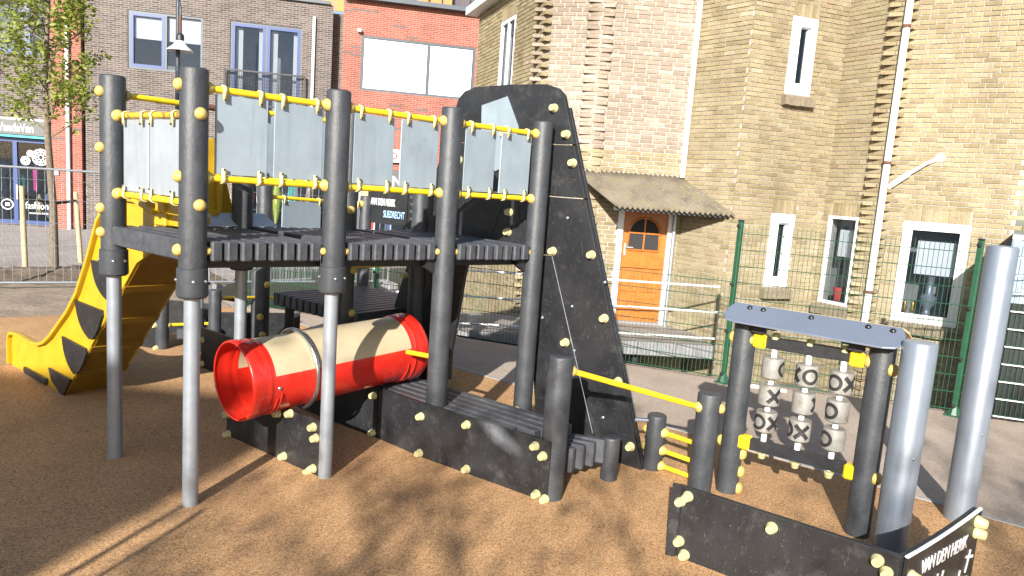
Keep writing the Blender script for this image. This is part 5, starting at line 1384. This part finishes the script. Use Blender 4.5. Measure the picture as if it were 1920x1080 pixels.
# site fence
dH = (gz(600, 541) - gz(0, 546)); dH.z = 0; dH.normalize(); h0 = gz(0, 546) - dH * .4
labs = ('galvanised site fence panel at the left edge behind the slide', 'galvanised site fence panel behind the tower posts', 'galvanised site fence panel behind the lower deck')
for i in range(2):
    a = h0 + dH * (3.52 * i); b = a + dH * 3.45
    t = thing('site_fence', a, labs[i], 'fence panel', 'galvanised site fence panels')
    fm = MB()
    for p in (a, b): fm.cyl(p + UP * .02, p + UP * 2.02, .021, 10)
    fm.cyl(a + UP * 2.0, b + UP * 2.0, .021, 10); fm.cyl(a + UP * .14, b + UP * .14, .021, 10)
    obj('frame', fm, 'galv', t, smooth=40)
    wm = MB(); k = 30
    for j in range(1, k):
        p = a.lerp(b, j / k); n_ = Vector((dH.y, -dH.x, 0))
        wm.tube([p + UP * .14, p + UP * 1.55, p + UP * 1.62 + n_ * .03, p + UP * 1.75 - n_ * .01, p + UP * 2.0], .0035, 4)
    for z in (.35, .75, 1.12, 1.5, 1.82): wm.cyl(a + UP * z, b + UP * z, .0035, 4)
    obj('mesh', wm, 'galv', t)
    for p in (a, b): obj('foot_block', MB().box(p + UP * .07, dH * .22, Vector((dH.y, -dH.x, 0)) * .7, UP * .14, .03), 'concrete', t)
for k, (x, y) in enumerate(((500, 530),)):
    a = gz(497, 532); b = gz(583, 528); t = thing('barrier_panel', a, 'short steel barrier grating on the sand behind the lower deck', 'barrier')
    gm = MB(); 
    for j in range(17): p = a.lerp(b, j / 16); gm.box(p + UP * .45, (b - a) / 40, Vector((.02, .02, 0)), UP * .85)
    obj('bars', gm, 'galv', t); fm2 = MB()
    for z in (.06, .9): fm2.cyl(a + UP * z, b + UP * z, .025, 8)
    obj('rails', fm2, 'galv', t)
# street lamp
lp = gdep(333, 200, 17.0); lamp = thing('street_lamp', (lp.x, lp.y, 0), 'street lamp with a white bell shade hanging from a dark pole', 'street lamp')
pb = Vector((lp.x, lp.y, 0))
obj('pole', MB().lathe(pb, UP, [(.09, 0), (.085, 1.0), (.065, 1.05), (.055, 4), (.045, 7.2)], 14), 'pole_paint', lamp, smooth=40)
lc = gdep(338, 88, 16.7)
sh = obj('shade', MB().lathe(lc, UP, [(.30, -.10), (.295, -.085), (.24, -.03), (.17, .02), (.12, .09), (.085, .14)], 24, caps=False), 'lamp_white', lamp, smooth=50)
md = sh.modifiers.new('thick', 'SOLIDIFY'); md.thickness = .01
obj('lamp_neck', MB().lathe(lc, UP, [(.085, .13), (.085, .24), (.07, .29), (.03, .32)], 16), 'dark_metal', lamp, smooth=40)
obj('hanger', MB().cyl(lc + UP * .28, lc + UP * .72, .035, 10), 'rust', lamp, smooth=40)
obj('arm', MB().tube([lc + UP * .70, lc + UP * .9 + (pb - lc).normalized() * .0, Vector((pb.x, pb.y, lc.z + 1.1))], .03, 8), 'pole_paint', lamp, smooth=40)

# ================================================================== what stands behind the camera and shades the foreground
_e = gz(343, 926) - (gz(485, 851) - gz(343, 926)) * 0; _h = Vector((SUN.x, SUN.y, 0)).normalized()
_q = Vector((2.24, 6.8, 0)); _b = Vector((.73, -.68, 0))            # shadow of the eaves on the ground
_m = ((_q.x - _e.x) * -_b.y + (_q.y - _e.y) * _b.x) / (_h.x * -_b.y + _h.y * _b.x)
T0 = _e + _h * _m - SUN * 20
dirE = Vector((-.73, .68, 0)).normalized(); nE = Vector((-.84, -.54, 0)).normalized()
hb = thing('neighbour_house', (T0.x, T0.y, 0), 'red brick house across the square behind the viewer', 'house')
ring = [Vector((T0.x, T0.y, 0)), Vector((T0.x, T0.y, 0)) + dirE * 11, Vector((T0.x, T0.y, 0)) + dirE * 11 + nE * 8, Vector((T0.x, T0.y, 0)) + nE * 8]
obj('wall', MB().prism(ring, UP * (T0.z - .1)), 'red_brick', hb, uvf=lambda p: (p.x * .7 + p.y * .7, p.z))
obj('roof', MB().prism([p + UP * (T0.z - .1) for p in ring], UP * .1), 'lead_dark', hb)
for off, r_, lab in ((.0, .022, 'thin steel pole left of the viewer nearer the tower'), (.16, .018, 'thin steel pole left of the viewer farther from the tower')):
    pb_ = P2 - _h * 4.3 + Vector((.618, -.786, 0)) * (-.03 + off)
    t = thing('thin_pole', pb_, lab, 'pole', 'pair of thin poles beside the viewer')
    obj('shaft', MB().cyl(pb_, pb_ + UP * 1.86, r_, 10), 'steel', t); obj('cap', dome(MB(), pb_ + UP * 1.86, UP, r_, r_), 'steel', t)
big = thing('square_tree', (-7.1, -5.9, 0), 'broad tree with thin spring foliage standing behind the viewer', 'tree')
rt = random.Random(11); tips = []; mb = MB(); b0 = Vector((-7.1, -5.9, 0))
mb.tube([b0, b0 + UP * 2, b0 + Vector((.1, 0, 3.4))], [.22, .18, .15], 10)
for i in range(8):
    a = i * 2.4; limb(mb, b0 + Vector((.1, 0, 2.6 + .22 * i)), Vector((math.cos(a), math.sin(a), .65)), 2.5, .075, rt, 3, tips, .55, .3)
obj('trunk', mb, 'bark', big, smooth=60)
leafy(big, [(p, rt.uniform(.2, .45)) for p in tips], 2300, .07, rt)
